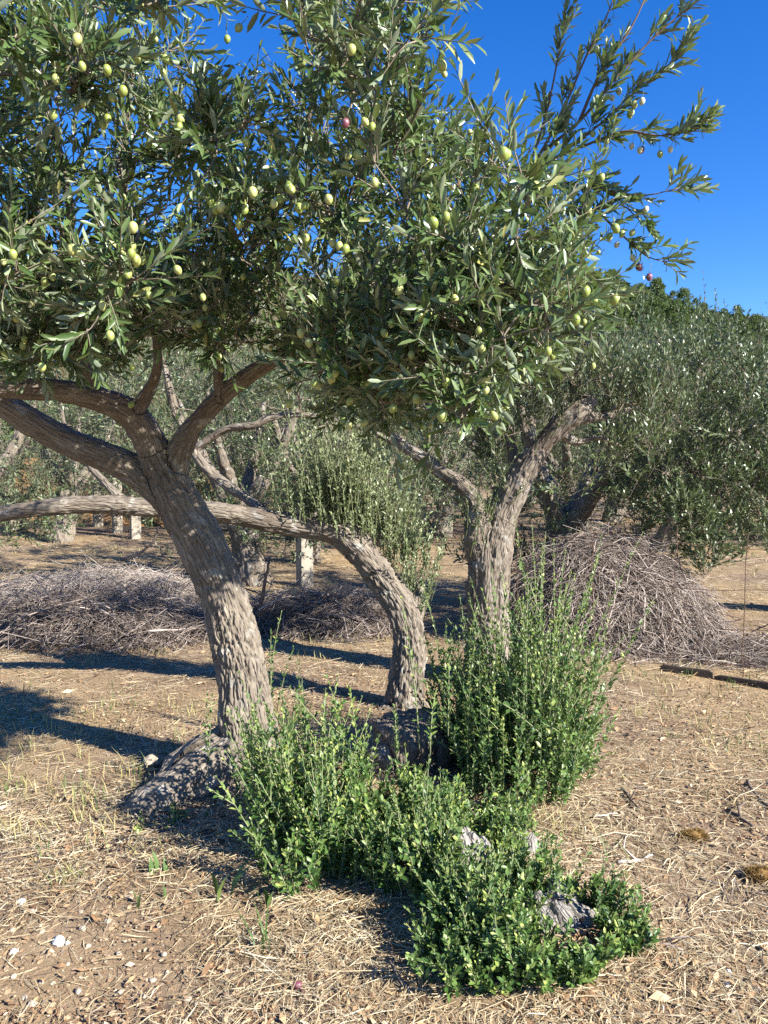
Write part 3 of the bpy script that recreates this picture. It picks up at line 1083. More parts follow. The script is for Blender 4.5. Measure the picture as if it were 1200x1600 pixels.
# ------------------------------------------------------------------ main olive tree
def main_tree():
    rng = np.random.default_rng(3)
    base = G(385, 1235)
    root = thing('olive_tree', 'leaning gnarled olive tree with green olives and broad root flare, nearest to the camera', 'olive tree', (base[0], base[1], 0))
    D = 3.72
    tubes = [
        ('trunk', px_line([(408, 1300, D, .20), (402, 1225, D, .185), (392, 1150, D, .140), (382, 1080, D, .124), (366, 1000, D, .119), (348, 930, D, .112), (322, 865, D - .02, .108), (288, 800, D - .04, .108), (262, 752, D - .06, .10), (243, 712, D - .08, .082)])),
        ('limb', px_line([(285, 800, D - .04, .085), (225, 745, D - .05, .082), (165, 715, D - .08, .070), (105, 690, D - .12, .064), (50, 660, D - .17, .062), (5, 632, D - .22, .058), (-60, 608, D - .3, .052), (-150, 570, D - .42, .05)])),
        ('limb', px_line([(262, 755, D - .06, .085), (232, 690, D - .1, .074), (200, 645, D - .16, .066), (150, 622, D - .24, .056), (90, 610, D - .32, .050), (30, 606, D - .4, .048), (-40, 600, D - .48, .05), (-130, 570, D - .6, .04)])),
        ('limb', px_line([(268, 750, D - .06, .07), (282, 700, D - .1, .056), (312, 655, D - .15, .043), (355, 612, D - .22, .039), (402, 578, D - .3, .036), (450, 548, D - .4, .031), (520, 505, D - .52, .027), (610, 465, D - .62, .024), (700, 400, D - .7, .02), (770, 330, D - .78, .017), (830, 260, D - .85, .013)])),
        ('limb', px_line([(345, 622, D - .22, .026), (342, 580, D - .26, .024), (350, 520, D - .3, .022), (372, 440, D - .36, .020), (420, 350, D - .45, .018), (462, 250, D - .52, .015), (490, 150, D - .58, .012), (505, 40, D - .62, .010), (515, -60, D - .66, .008)])),
        ('limb', px_line([(205, 650, D - .16, .045), (232, 612, D - .2, .028), (246, 570, D - .28, .022), (240, 500, D - .36, .019), (215, 410, D - .45, .016), (195, 300, D - .55, .013), (200, 180, D - .62, .011), (215, 60, D - .68, .009)])),
        ('limb', px_line([(150, 622, D - .24, .045), (128, 560, D - .3, .032), (115, 480, D - .4, .028), (100, 400, D - .5, .024), (110, 330, D - .6, .018), (90, 230, D - .7, .014), (60, 120, D - .78, .011), (50, 0, D - .85, .009)])),
        ('root', px_line([(395, 1170, D, .15), (345, 1200, D - .08, .145), (290, 1232, D - .20, .13), (238, 1262, D - .32, .105), (196, 1290, D - .42, .06)])),
        ('root', px_line([(360, 1160, D, .10), (325, 1185, D - .04, .11), (285, 1215, D - .10, .10), (250, 1240, D - .2, .08)])),
        ('root', px_line([(400, 1205, D, .14), (385, 1250, D - .14, .12), (350, 1285, D - .28, .09), (310, 1315, D - .4, .05)])),
        ('root', px_line([(405, 1210, D, .13), (440, 1240, D - .08, .10), (480, 1275, D - .18, .07)])),
        ('root', px_line([(400, 1200, D, .12), (430, 1190, D + .2, .09), (470, 1180, D + .4, .06)])),
    ]
    SPp, SRr, SIi = fuse(root, tubes, M['bark'], voxel=0.0064, crack=0.0115, lump=0.010, seed=4, plate=44)
    upper = np.isin(SIi, (1, 2, 3, 4, 5, 6)) & (SPp[:, 2] > 1.75)
    sk = Skeleton(SPp[upper][::2])
    # crown outline as the photograph shows it (photo pixels), filled through its depth
    outline = [(-140, 470), (-140, -120), (60, -90), (300, -60), (322, 60), (330, 130), (400, 190), (440, 120), (455, 20), (470, -80), (640, -80), (665, 40), (672, 110), (700, 190),
               (745, 240), (810, 235), (850, 300), (905, 330), (940, 400), (945, 455), (900, 500), (850, 545), (790, 600), (740, 650), (690, 672), (620, 665), (560, 655), (500, 610), (455, 545), (380, 505), (300, 510), (180, 535), (60, 530)]
    hole = [[(215, 590), (225, 510), (300, 540), (330, 600)], [(20, 440), (70, 400), (110, 450), (70, 490)], [(350, 250), (390, 240), (400, 290), (360, 300)]]

    def dep(a, b, u):
        mid = 2.82 - 0.25 * max(0, (500 - b) / 500) - 0.30 * min(max((a - 480) / 300, 0), 1)
        return mid + (u - 0.5) * 1.5 - 0.12 * (a < 250)
    hole += [[(340, -110), (470, -110), (462, 60), (440, 130), (402, 165), (345, 120)], [(690, -100), (860, -100), (840, 120), (780, 190), (715, 150)]]
    tg = np.vstack([poly_targets(440, outline, 2.4, 3.8, rng, hole, dep, sep=0.066, thin=0.15),
                    poly_targets(90, [(-60, 430), (430, 420), (440, 520), (340, 560), (300, 520), (200, 560), (60, 575), (-60, 570)], 2.4, 3.4, rng, (), lambda a, b, u: 2.45 + 0.95 * u, sep=0.06),
                    poly_targets(170, [(440, 500), (620, 430), (900, 440), (940, 470), (790, 600), (700, 672), (560, 655), (490, 600)], 2.4, 3.6, rng, (), dep, sep=0.06)])
    sk.grow(tg, step=0.045, rng=rng, wander=0.13)
    lv = Leaves()
    leafy(root, sk, lv, M['twig'], rng, per_node=1.95, leafL=0.055, leafW=0.0142, pairs=7, slen=(0.10, 0.23), up=0.42, out=0.55, spread=0.8, angle=0.72, from_frac=0.3,
          branch_mat=M['bark_young'], max_branches=70, tint0=0.36, rmax=0.016)

    # the open spray of long branches against the sky on the right
    sprays = [
        [(770, 330, 2.95), (820, 270, 2.9), (850, 190, 2.88), (868, 110, 2.86), (880, 30, 2.84), (890, -60, 2.82)],
        [(820, 275, 2.9), (850, 230, 2.85), (885, 160, 2.8), (915, 90, 2.76), (950, 20, 2.72), (975, -50, 2.7)],
        [(850, 235, 2.85), (905, 190, 2.78), (955, 130, 2.72), (1010, 70, 2.68), (1060, 25, 2.65), (1100, -5, 2.63)],
        [(905, 190, 2.78), (940, 110, 2.74), (985, 45, 2.7), (1020, -30, 2.68)],
        [(800, 290, 2.9), (870, 245, 2.8), (930, 200, 2.72), (985, 150, 2.66), (1030, 115, 2.62), (1060, 85, 2.6)],
        [(860, 250, 2.82), (920, 225, 2.74), (975, 205, 2.66), (1030, 212, 2.6), (1085, 205, 2.56)],
        [(790, 290, 2.9), (850, 285, 2.82), (905, 290, 2.74), (960, 300, 2.68), (1010, 305, 2.63), (1055, 295, 2.6)],
        [(905, 290, 2.74), (940, 335, 2.7), (975, 370, 2.66), (1010, 400, 2.62), (1035, 408, 2.6)],
        [(830, 300, 2.86), (880, 330, 2.8), (930, 330, 2.74), (970, 320, 2.7), (1000, 345, 2.66)],
        [(820, 310, 2.88), (870, 380, 2.84), (910, 420, 2.8), (945, 455, 2.78)],
    ]
    sb, sd = [], []
    fx_ = []
    for ln in sprays:
        c = catmull([P(*q) for q in ln], 0.03)
        r = np.linspace(0.0062, 0.0016, len(c))
        V, Q, T = tube(c, r, 6)
        part('branch', V, [Q, T], M['bark_young'], root)
        Tn = unit(np.gradient(c, axis=0))
        n = len(c)
        for q in range(int(n * 0.22), n):
            fx_.append(c[q])
            for _ in range(rng.poisson(0.95) if q < n - 1 else 3):
                sb.append(c[q]); sd.append(0.95 * Tn[q] + 0.55 * unit(rng.normal(size=3)) + np.array([0, 0, 0.22]))
    sb, sd = np.array(sb), unit(np.array(sd))
    S = len(sb)
    W = shoots(lv, sb, sd, rng.uniform(0.06, 0.12, S), 5, 0.056, 0.0145, rng.normal(0, 0.08, (S, 3)), angle=0.6, upw=0.25, rng=rng, tint0=0.45)
    V, Q = batch_tubes(W, np.array([0.0018, 0.0016, 0.0014, 0.0012, 0.0008])[None] * np.ones((S, 1)), 3)
    part('twigs', V, [Q], M['twig'], root, stuff=True)
    lv.build(root, M['leaf'], n_parts=300)

    # olives on their stalks
    th = np.linspace(0, math.pi, 9)
    ph = np.linspace(0, 2 * math.pi, 12, endpoint=False)
    OV = np.array([[math.sin(a) * math.cos(b) * 0.82, math.sin(a) * math.sin(b) * 0.82, math.cos(a) - 0.10 * (math.cos(a) < -0.9)] for a in th[1:-1] for b in ph] + [[0, 0, 0.97], [0, 0, -1.12]])
    oq = []
    ot = []
    for i in range(6):
        for j in range(12):
            oq.append([i * 12 + j, (i + 1) * 12 + j, (i + 1) * 12 + (j + 1) % 12, i * 12 + (j + 1) % 12])
    for j in range(12):
        ot.append([84, j, (j + 1) % 12]); ot.append([85, 72 + (j + 1) % 12, 72 + j])
    meshes = {}
    for key in ('olive', 'olive_pale', 'olive_purple'):
        me = mk_mesh('olive', OV * 0.0130, [np.array(oq), np.array(ot)])
        me.materials.append(M[key])
        meshes[key] = me
    sv, sq, st = tube(np.array([[0, 0, 0.0115], [0.001, 0.0006, 0.022], [0.0005, 0.002, 0.034], [0.002, 0.003, 0.044]]), np.array([.0011, .0009, .0009, .0011]), 4)
    stalk = mk_mesh('stalk', sv, [sq, st])
    stalk.materials.append(M['stem_green'])
    off = np.array(root.location)

    def olive(p, kind, s):
        o = bpy.data.objects.new('olive', meshes[kind])
        o.parent = root
        o.location = p - off
        o.scale = (s, s, s)
        o.rotation_euler = (rng.normal(0, 0.22), rng.normal(0, 0.22), rng.uniform(0, 6.28))
        COL.objects.link(o)
        k = bpy.data.objects.new('stalk', stalk)
        k.parent = o
        COL.objects.link(k)
    listed = [(50, 218), (68, 230), (120, 390), (126, 396), (168, 185), (212, 305), (345, 322), (338, 326), (420, 345), (452, 292), (455, 296), (476, 322), (520, 380), (530, 384), (540, 389), (527, 438), (450, 386),
              (478, 372), (282, 186), (280, 198), (215, 90), (258, 92), (208, 355), (223, 357), (205, 396), (212, 404), (222, 408), (62, 535), (38, 530), (24, 497), (172, 524), (205, 632), (655, 494), (668, 492), (697, 338), (677, 348), (518, 592), (740, 545), (660, 668),
              (690, 650), (545, 664), (600, 520), (612, 505), (636, 583), (320, 480), (265, 470), (380, 432), (395, 300), (70, 440), (82, 432), (455, 350), (570, 190), (540, 260), (787, 240), (960, 468), (915, 455), (900, 500), (300, 350), (310, 505), (428, 318), (640, 480), (470, 520), (500, 545), (575, 600)]
    right = [(985, 229), (1003, 234), (1048, 245), (1033, 193), (1014, 160), (1001, 185), (1012, 185), (995, 178), (1007, 190), (953, 134), (957, 124), (940, 82), (990, 405), (985, 400), (993, 412), (1016, 433), (1004, 336), (936, 343), (948, 355), (938, 372), (952, 366), (945, 378), (950, 384),
             (915, 260), (865, 330), (905, 348), (870, 296), (1008, 182), (960, 98)]
    front = np.concatenate(lv.b)
    fpx, fpy, fd = project(front)

    def front_depth(a, b, lo=12):
        m = (np.abs(fpx - a) < lo) & (np.abs(fpy - b) < lo)
        return np.quantile(fd[m], 0.06) if m.sum() > 4 else None
    for a, b in listed:
        d = front_depth(a, b - 10, 22)
        d = (d - 0.02) if d else 2.9
        for q in range(rng.integers(1, 3)):
            olive(P(a + rng.normal(0, 5) * q, b + rng.normal(0, 8) * q, d + 0.025 * q), 'olive', rng.uniform(0.85, 1.12))
    for a, b in right:
        i = np.argmin([np.hypot(project(f[None])[0][0] - a, project(f[None])[1][0] - b + 14) for f in fx_])
        olive(np.array(fx_[i]) + np.array([rng.normal(0, 0.006), rng.normal(0, 0.006), -0.046 - 0.012 * rng.random()]), rng.choice(['olive_pale', 'olive_pale', 'olive', 'olive_purple'], p=[.4, .3, .2, .1]), rng.uniform(0.8, 1.0))
    olive(P(540, 192, (front_depth(540, 180, 25) or 3) - .02), 'olive_purple', 0.85)
    # more fruit through the crown
    tw = np.concatenate([W[:, 2], np.array(sk.p)[len(sk.p) // 3:]])
    cell = {}
    for i in rng.choice(len(front), min(len(front), 9000), replace=False):
        k = (int(fpx[i] // 26), int(fpy[i] // 26))
        if 0 < fpx[i] < 1000 and 0 < fpy[i] < 660 and (k not in cell or fd[i] < fd[cell[k]]):
            cell[k] = i
    for k in rng.permutation(len(cell))[:115]:
        i = list(cell.values())[k]
        olive(front[i] + np.array([0, 0.01, -0.05]), 'olive', rng.uniform(0.72, 1.05))
    for i in rng.choice(len(tw), 50, replace=False):
        olive(tw[i] + np.array([0, 0, -0.045]), 'olive', rng.uniform(0.8, 1.05))
    return root


main_tree()


# ------------------------------------------------------------------ second olive tree: arched trunk with a long level limb
def upright_shoots(lv, base, L, rng, pairs, leafL, leafW, lean=0.25, angle=0.7, tint0=0.45, tip=0.3, upw=0.2, dirs=None, start=0.1, sd=0.16, taper=0.45):
    S = len(base)
    d = np.array([0, 0, 1.0]) + rng.normal(0, lean, (S, 3)) * np.array([1, 1, 0.2])
    if dirs is not None:
        d = d + dirs
    bend = rng.normal(0, 0.09, (S, 3))
    return shoots(lv, base, d, L, pairs, leafL, leafW, bend, angle=angle, upw=upw, rng=rng, tint0=tint0, tip=tip, start=start, sd=sd, taper=taper)


def arched_tree():
    rng = np.random.default_rng(21)
    D = 4.9
    b = G(632, 1125)
    root = thing('olive_tree', 'olive tree with arched dark trunk and a long level limb behind the leaning tree', 'olive tree', (b[0], b[1], 0))
    tubes = [
        ('trunk', px_line([(632, 1160, D, .17), (630, 1115, D, .14), (634, 1060, D, .112), (640, 1005, D, .102), (628, 952, D, .102), (598, 905, D, .098), (568, 866, D, .096), (538, 834, D, .092)])),
        ('limb', px_line([(555, 850, D, .10), (520, 828, D, .085), (470, 822, D - .02, .072), (410, 812, D - .04, .068), (345, 800, D - .06, .064), (285, 796, D - .08, .060), (225, 792, D - .1, .060), (165, 788, D - .12, .058), (105, 790, D - .15, .052), (40, 797, D - .2, .050), (-30, 806, D - .25, .048), (-130, 812, D - .35, .04)])),
        ('branch', px_line([(205, 792, D - .1, .034), (182, 772, D - .08, .028), (160, 750, D - .02, .024), (130, 715, D + .1, .02), (100, 660, D + .2, .016), (95, 600, D + .25, .012)])),
        ('limb', px_line([(638, 990, D, .07), (650, 950, D + .10, .06), (652, 925, D + .16, .045), (648, 905, D + .2, .02)])),
        ('limb', px_line([(545, 838, D, .09), (532, 816, D, .075), (545, 800, D + .05, .05)])),
        ('limb', px_line([(420, 815, D - .04, .05), (400, 790, D + .1, .035), (330, 740, D + .3, .034), (300, 700, D + .4, .033), (285, 665, D + .45, .036), (270, 630, D + .5, .03), (255, 560, D + .55, .02)])),
        ('limb', px_line([(300, 705, D + .4, .028), (350, 672, D + .35, .026), (395, 665, D + .3, .026), (425, 652, D + .3, .024), (470, 648, D + .3, .022), (540, 660, D + .3, .02), (615, 690, D + .2, .026)])),
        ('root', px_line([(630, 1110, D, .12), (590, 1135, D - .1, .09), (560, 1150, D - .15, .05)])),
        ('root', px_line([(630, 1110, D, .12), (675, 1135, D - .15, .10), (700, 1150, D - .25, .05)])),
    ]
    SPp, SRr, SIi = fuse(root, tubes, M['bark'], voxel=0.0085, crack=0.014, lump=0.011, seed=14, plate=38)
    # suckers standing along the bend and the level limb
    lv = Leaves()
    lt = SPp[(SIi == 1) & (SPp[:, 0] > -0.58)]
    tr = SPp[(SIi == 0) & (SPp[:, 2] > 0.86)] + np.array([0.03, 0.10, 0.02])
    kn = SPp[(SIi == 4)]
    lowt = SPp[(SIi == 0) & (SPp[:, 2] > 0.62) & (SPp[:, 2] < 1.0)] + np.array([0.10, 0.03, 0.0])
    src = np.vstack([lt, lt, tr, kn, lowt])
    S = 440
    bs = src[rng.integers(0, len(src), S)] + rng.normal(0, 0.07, (S, 3)) + np.array([0.03, 0, 0.07])
    env = np.clip(1 - np.abs((bs[:, 0] + 0.14) / 0.80) ** 4, 0.25, 1)
    L = rng.gamma(3.2, 0.115, S).clip(0.10, 0.80) * env * (1 + 0.4 * vnoise(bs * 6, 4))
    ln = np.stack([np.clip(bs[:, 0] + 0.15, -0.4, 0.5) * 0.3, np.full(S, -0.12), 0 * L], -1)
    W = upright_shoots(lv, bs, L, rng, 11, 0.040, 0.013, lean=0.13, angle=0.66, tint0=0.55, tip=0.4, dirs=ln)
    V, Q = batch_tubes(W, np.array([0.0026, 0.0023, 0.002, 0.0015, 0.0009])[None] * np.ones((S, 1)), 3)
    part('twigs', V, [Q], M['stem_green'], root, stuff=True)
    lv.build(root, M['sucker_pale'], n_parts=0, name='sucker_foliage')
    # upper crown, mostly behind the nearer tree
    up = np.isin(SIi, (2, 5, 6)) & (SPp[:, 2] > 1.7)
    sk = Skeleton(SPp[up][::2])
    outline = [(-60, 600), (-80, 430), (60, 380), (200, 380), (330, 420), (480, 460), (600, 520), (640, 620), (600, 660), (470, 640), (420, 620), (340, 660), (220, 690), (180, 640), (60, 640)]
    tg = np.vstack([poly_targets(110, outline, 4.9, 6.0, rng, sep=0.10), poly_targets(60, [(470, 400), (760, 380), (800, 480), (700, 600), (600, 600)], 5.0, 6.2, rng, sep=0.1)])  # second, mostly hidden cluster added to cast shade on the left brushwood heap
    sk.grow(tg, step=0.06, rng=rng)
    lv = Leaves()
    leafy(root, sk, lv, M['twig'], rng, per_node=1.3, pairs=7, leafL=0.058, leafW=0.012, slen=(0.12, 0.28), up=0.5, branch_mat=M['bark_young'], max_branches=24, rmax=0.016, tint0=0.48)
    lv.build(root, M['leaf_far'], simple=True)


arched_tree()


# ------------------------------------------------------------------ third olive tree: forked pale trunk behind the tall bush
def forked_tree():
    rng = np.random.default_rng(31)
    D = 5.5
    b = G(765, 1065)
    root = thing('olive_tree', 'forked olive trunk with a sunlit pale limb rising beside the brushwood heap', 'olive tree', (b[0], D, 0))
    tubes = [
        ('trunk', px_line([(762, 1110, D, .20), (764, 1040, D, .175), (762, 960, D, .155), (764, 900, D, .15), (768, 855, D, .155), (775, 825, D, .14)])),
        ('limb', px_line([(772, 850, D, .13), (786, 800, D, .115), (808, 755, D - .03, .100), (832, 718, D - .06, .082), (852, 690, D - .08, .070), (872, 668, D - .1, .07), (890, 652, D - .12, .075), (908, 638, D - .12, .07), (925, 622, D - .1, .05)])),
        ('limb', px_line([(756, 870, D, .12), (746, 840, D - .04, .10), (748, 812, D - .05, .088), (752, 800, D - .05, .07)])),
        ('limb', px_line([(752, 815, D - .05, .06), (740, 778, D, .055), (715, 752, D + .05, .052), (690, 738, D + .1, .05), (655, 712, D + .12, .046), (625, 692, D + .15, .045), (585, 660, D + .2, .036), (560, 600, D + .25, .026), (540, 520, D + .3, .02)])),
        ('limb', px_line([(895, 650, D - .12, .06), (922, 652, D + .05, .042), (950, 650, D + .2, .026), (1000, 635, D + .4, .016)])),
        ('limb', px_line([(870, 672, D - .1, .05), (900, 690, D, .030), (935, 684, D + .1, .020), (975, 700, D + .2, .012)])),
        ('limb', px_line([(905, 642, D - .12, .055), (900, 600, D - .05, .04), (910, 560, D, .03), (930, 510, D, .02)])),
        ('limb', px_line([(810, 760, D, .05), (800, 700, D + .1, .04), (790, 640, D + .15, .03), (800, 580, D + .2, .022)])),
    ]
    SPp, SRr, SIi = fuse(root, tubes, M['bark'], voxel=0.0095, crack=0.015, lump=0.012, seed=24, plate=32)
    up = np.isin(SIi, (3, 4, 5, 6, 7)) & (SPp[:, 2] > 1.7)
    sk = Skeleton(SPp[up][::2])
    o1 = [(620, 640), (640, 560), (740, 530), (830, 550), (900, 550), (980, 560), (1050, 570), (1060, 620), (1010, 660), (940, 620), (880, 620), (850, 660), (800, 690), (740, 660)]
    tg = np.vstack([poly_targets(230, o1, 5.0, 6.2, rng, sep=0.08), poly_targets(46, [(930, 600), (1060, 590), (1070, 700), (1000, 740), (950, 720), (925, 690)], 5.3, 5.9, rng, sep=0.06), poly_targets(14, [(740, 730), (745, 660), (800, 650), (810, 690), (770, 745)], 5.35, 5.6, rng, sep=0.05)])
    sk.grow(tg, step=0.06, rng=rng)
    lv = Leaves()
    leafy(root, sk, lv, M['twig'], rng, per_node=1.35, pairs=8, leafL=0.056, leafW=0.0135, slen=(0.12, 0.30), up=0.95, out=0.35, spread=0.55, angle=0.6, branch_mat=M['bark_young'], max_branches=30, rmax=0.016, tint0=0.5, upw=0.15)
    # suckers at the fork
    c = np.vstack([SPp[(SIi == 2)], SPp[(SIi == 1)][:12], SPp[SIi == 1][22:40]])
    S = 110
    bs = c[rng.integers(0, len(c), S)] + rng.normal(0, 0.05, (S, 3)) + np.array([-0.03, -0.05, 0.05])
    W = upright_shoots(lv, bs, rng.uniform(0.10, 0.34, S), rng, 8, 0.036, 0.011, lean=0.3, tint0=0.5)
    V, Q = batch_tubes(W, np.array([0.0026, 0.0023, 0.002, 0.0015, 0.0009])[None] * np.ones((S, 1)), 3)
    part('twigs', V, [Q], M['stem_green'], root, stuff=True)
    lv.build(root, M['leaf_far'], simple=True)


forked_tree()


# ------------------------------------------------------------------ the big silvery tree at the right edge and the dark trunk behind
def edge_tree():
    rng = np.random.default_rng(41)
    D = 8.0
    x0 = (1290 - 600) / 1200 * D
    root = thing('olive_tree', 'wide silvery olive tree drooping over the brushwood heap at the right edge', 'olive tree', (x0, D, 0))
    tubes = [
        ('trunk', [[x0, D, -.1, .24], [x0, D, .25, .2], [x0 - .05, D - .05, .6, .18], [x0 - .12, D - .1, .95, .17]]),
        ('limb', [[x0 - .1, D - .1, .85, .14], [x0 - .4, D - .25, 1.25, .10]] + [list(P(a, b, d)) + [r] for a, b, d, r in ((1150, 640, 7.9, .05), (1080, 570, 7.8, .03), (1020, 520, 7.6, .018))]),
        ('limb', [[x0 - .1, D - .1, .85, .14], [x0 + .05, D - .35, 1.4, .10], [x0 + .1, D - .6, 2.0, .07], [x0 - .1, D - .8, 2.6, .04]]),
        ('limb', [[x0 - .1, D - .1, .85, .12]] + [list(P(a, b, d)) + [r] for a, b, d, r in ((1150, 720, 7.9, .05), (1080, 700, 7.8, .035), (1010, 690, 7.6, .025), (960, 670, 7.4, .016))]),
        ('limb', [[x0 - .05, D, .8, .12], [x0 + .5, D + .1, 1.4, .09], [x0 + .9, D + .2, 2.0, .05]]),
    ]
    SPp, SRr, SIi = fuse(root, tubes, M['bark'], voxel=0.016, crack=0.016, lump=0.02, seed=34, plate=18)
    up = (SIi > 0) & (SPp[:, 2] > 1.3)
    sk = Skeleton(SPp[up][::2])
    o1 = [(960, 580), (1000, 560), (1050, 540), (1085, 515), (1130, 515), (1160, 560), (1190, 570), (1290, 560), (1330, 700), (1290, 860), (1200, 880), (1150, 860), (1090, 880), (1060, 840), (1020, 800), (960, 790), (930, 700), (960, 640)]
    tg = np.vstack([poly_targets(620, o1, 6.5, 8.3, rng, sep=0.08), poly_targets(40, [(1050, 790), (1090, 780), (1140, 880), (1100, 900)], 6.5, 6.8, rng, sep=0.05)])
    sk.grow(tg, step=0.07, rng=rng)
    lv = Leaves()
    leafy(root, sk, lv, M['twig'], rng, per_node=1.3, pairs=8, leafL=0.068, leafW=0.0165, slen=(0.15, 0.36), up=0.75, out=0.4, spread=0.65, angle=0.6, branch_mat=M['bark_young'], max_branches=30, rmax=0.018, tint0=0.5, upw=0.15)
    # tall tips against the sky
    tips = [(1105, 540, 432), (1128, 545, 440), (1082, 550, 462), (1062, 520, 465), (1140, 520, 470), (1187, 540, 490), (1095, 515, 455), (1116, 515, 462), (1150, 530, 485)]
    bs = np.array([P(a, b, 7.0) for a, b, _ in tips])
    L = np.array([(b - c) / 1200 * 7.0 for _, b, c in tips])
    W = upright_shoots(lv, bs, L, rng, 10, 0.05, 0.011, lean=0.05, angle=0.5, tint0=0.5)
    V, Q = batch_tubes(W, np.array([0.003, 0.0026, 0.002, 0.0015, 0.0009])[None] * np.ones((len(bs), 1)), 3)
    part('twigs', V, [Q], M['twig'], root, stuff=True)
    lv.build(root, M['leaf_far'], simple=True)


edge_tree()


# ------------------------------------------------------------------ generic olives farther back
def olive_variant(seed, leaves=True):
    """returns parts of one olive tree about 3.6 m tall standing at the origin: list of (name, mesh, kind)"""
    rng = np.random.default_rng(seed)
    root = bpy.data.objects.new('olive_tree', None)
    COL.objects.link(root)
    lean = rng.normal(0, 0.15, 2)
    tubes = [('trunk', [[0, 0, -.15, .24], [0, 0, .1, .2], [lean[0] * .5, lean[1] * .5, .5, .16], [lean[0], lean[1], 1.0, .16]])]
    for k in range(4):
        a = k * 1.57 + rng.uniform(-.5, .5)
        c, s_ = math.cos(a), math.sin(a)
        q = rng.uniform(.75, 1.1)
        tubes.append(('limb', [[lean[0], lean[1], .9, .12], [lean[0] + c * .3, lean[1] + s_ * .3, 1.3, .085], [lean[0] + c * .7 * q, lean[1] + s_ * .7 * q, 1.8, .06], [lean[0] + c * 1.0 * q, lean[1] + s_ * 1.0 * q, 2.4, .035]]))
    SPp, SRr, SIi = fuse(root, tubes, M['bark'], voxel=0.022, crack=0.018, lump=0.025, seed=seed, plate=16)
    sk = Skeleton(SPp[(SIi > 0) & (SPp[:, 2] > 1.25)][::2])
    n = 270
    d = unit(rng.normal(size=(n * 2, 3)))
    rr = rng.uniform(0.45, 1.0, n * 2) ** 0.5
    lob = 1 + 0.28 * fbm(d * 1.8 + seed, 2, seed)
    t = d * (rr * lob)[:, None] * np.array([1.75, 1.75, 1.75]) + np.array([lean[0], lean[1], 1.85])
    t = t[t[:, 2] > 0.22][:n]
    sk.grow(t, step=0.10, rng=rng)
    lv = Leaves()
    leafy(root, sk, lv, M['twig'], rng, per_node=2.0, pairs=6, leafL=0.075, leafW=0.018, slen=(0.16, 0.36), up=0.55, out=0.5, spread=0.7, angle=0.7, branch_mat=M['bark_young'], max_branches=0, rmax=0.02, tint0=0.45, upw=0.2)
    lv.build(root, M['leaf_far'], simple=True, name='crown')
    return root


VAR = [olive_variant(101), olive_variant(102), olive_variant(103)]
_used = [False] * len(VAR)


def place_olive(px, depth, var, scale, rot, label):
    x = (px - 600) / 1200 * depth
    src = VAR[var]
    if not _used[var]:
        r = src
        _used[var] = True
    else:
        r = src.copy()
        COL.objects.link(r)
        for ch in src.children:
            c = ch.copy()
            c.parent = r
            COL.objects.link(c)
    r.location = (x, depth, gz(x, depth) - 0.03)
    r.rotation_euler = (0, 0, rot)
    r.scale = (scale, scale, scale)
    tag(r, label, 'olive tree', 'olive trees farther back in the grove')


place_olive(868, 8.3, 0, 0.98, 0.4, 'olive tree with dark shaded trunk close behind the forked pale trunk')
place_olive(395, 9.8, 1, 1.02, 1.0, 'olive tree seen under the leaning tree\'s right limb, behind the level limb')
place_olive(95, 15.0, 2, 1.10, 2.1, 'olive tree with thin dark trunk by the ochre bank, left of the fence posts')
place_olive(-90, 9.5, 0, 1.05, 3.3, 'olive tree cut by the left edge above the pale brushwood heap')
place_olive(600, 14.5, 2, 1.15, 4.0, 'olive tree in mid distance behind the arched trunk\'s suckers')
place_olive(735, 20.5, 0, 1.25, 5.2, 'distant grey-green olive tree seen between the arched and the forked trunk')
place_olive(905, 17.0, 1, 1.15, 2.6, 'distant olive tree just above the top of the brown brushwood heap')
place_olive(1040, 13.5, 2, 1.05, 0.2, 'olive tree behind the right part of the brown brushwood heap')
place_olive(820, 24.0, 1, 1.4, 3.1, 'far olive tree at the back of the grove, behind the forked trunk')
place_olive(1100, 22.0, 0, 1.4, 2.2, 'far olive tree at the back of the grove, above the flat twigs')
place_olive(640, 27.0, 2, 1.4, 0.2, 'farthest olive tree seen between the arched trunk and the forked trunk')
place_olive(350, 28.0, 2, 1.4, 1.2, 'far olive tree beyond the pale posts, half hidden by the leaning trunk')
place_olive(235, 21.5, 1, 1.3, 2.9, 'distant olive tree behind the ends of the concrete fence, left of the leaning trunk')
place_olive(20, 16.5, 0, 1.1, 4.4, 'olive tree before the ochre bank at the left edge')
place_olive(480, 12.0, 0, 1.0, 0.6, 'olive tree behind the single nearer concrete post')
place_olive(560, 18.5, 1, 1.3, 4.9, 'distant olive tree filling the gap above the middle of the level limb')
place_olive(690, 16.0, 2, 1.15, 1.9, 'distant olive tree showing just left of the forked trunk')
place_olive(960, 19.5, 2, 1.3, 0.7, 'distant olive tree half hidden behind the brown brushwood heap and drooping crown')
place_olive(410, 17.0, 0, 1.2, 5.6, 'distant olive tree just right of the leaning trunk, over the dark low heap')
place_olive(1195, 15.5, 1, 1.2, 3.9, 'farther olive tree showing below the drooping silvery crown at the right edge')
place_olive(270, 19.0, 0, 1.3, 1.7, 'distant olive tree behind the pale concrete fence posts')
place_olive(480, 24.0, 1, 1.35, 0.9, 'far olive tree at the back of the grove, right of the leaning trunk')
place_olive(10, 27.0, 2, 1.35, 5.5, 'far olive tree above the ochre bank at the left edge')


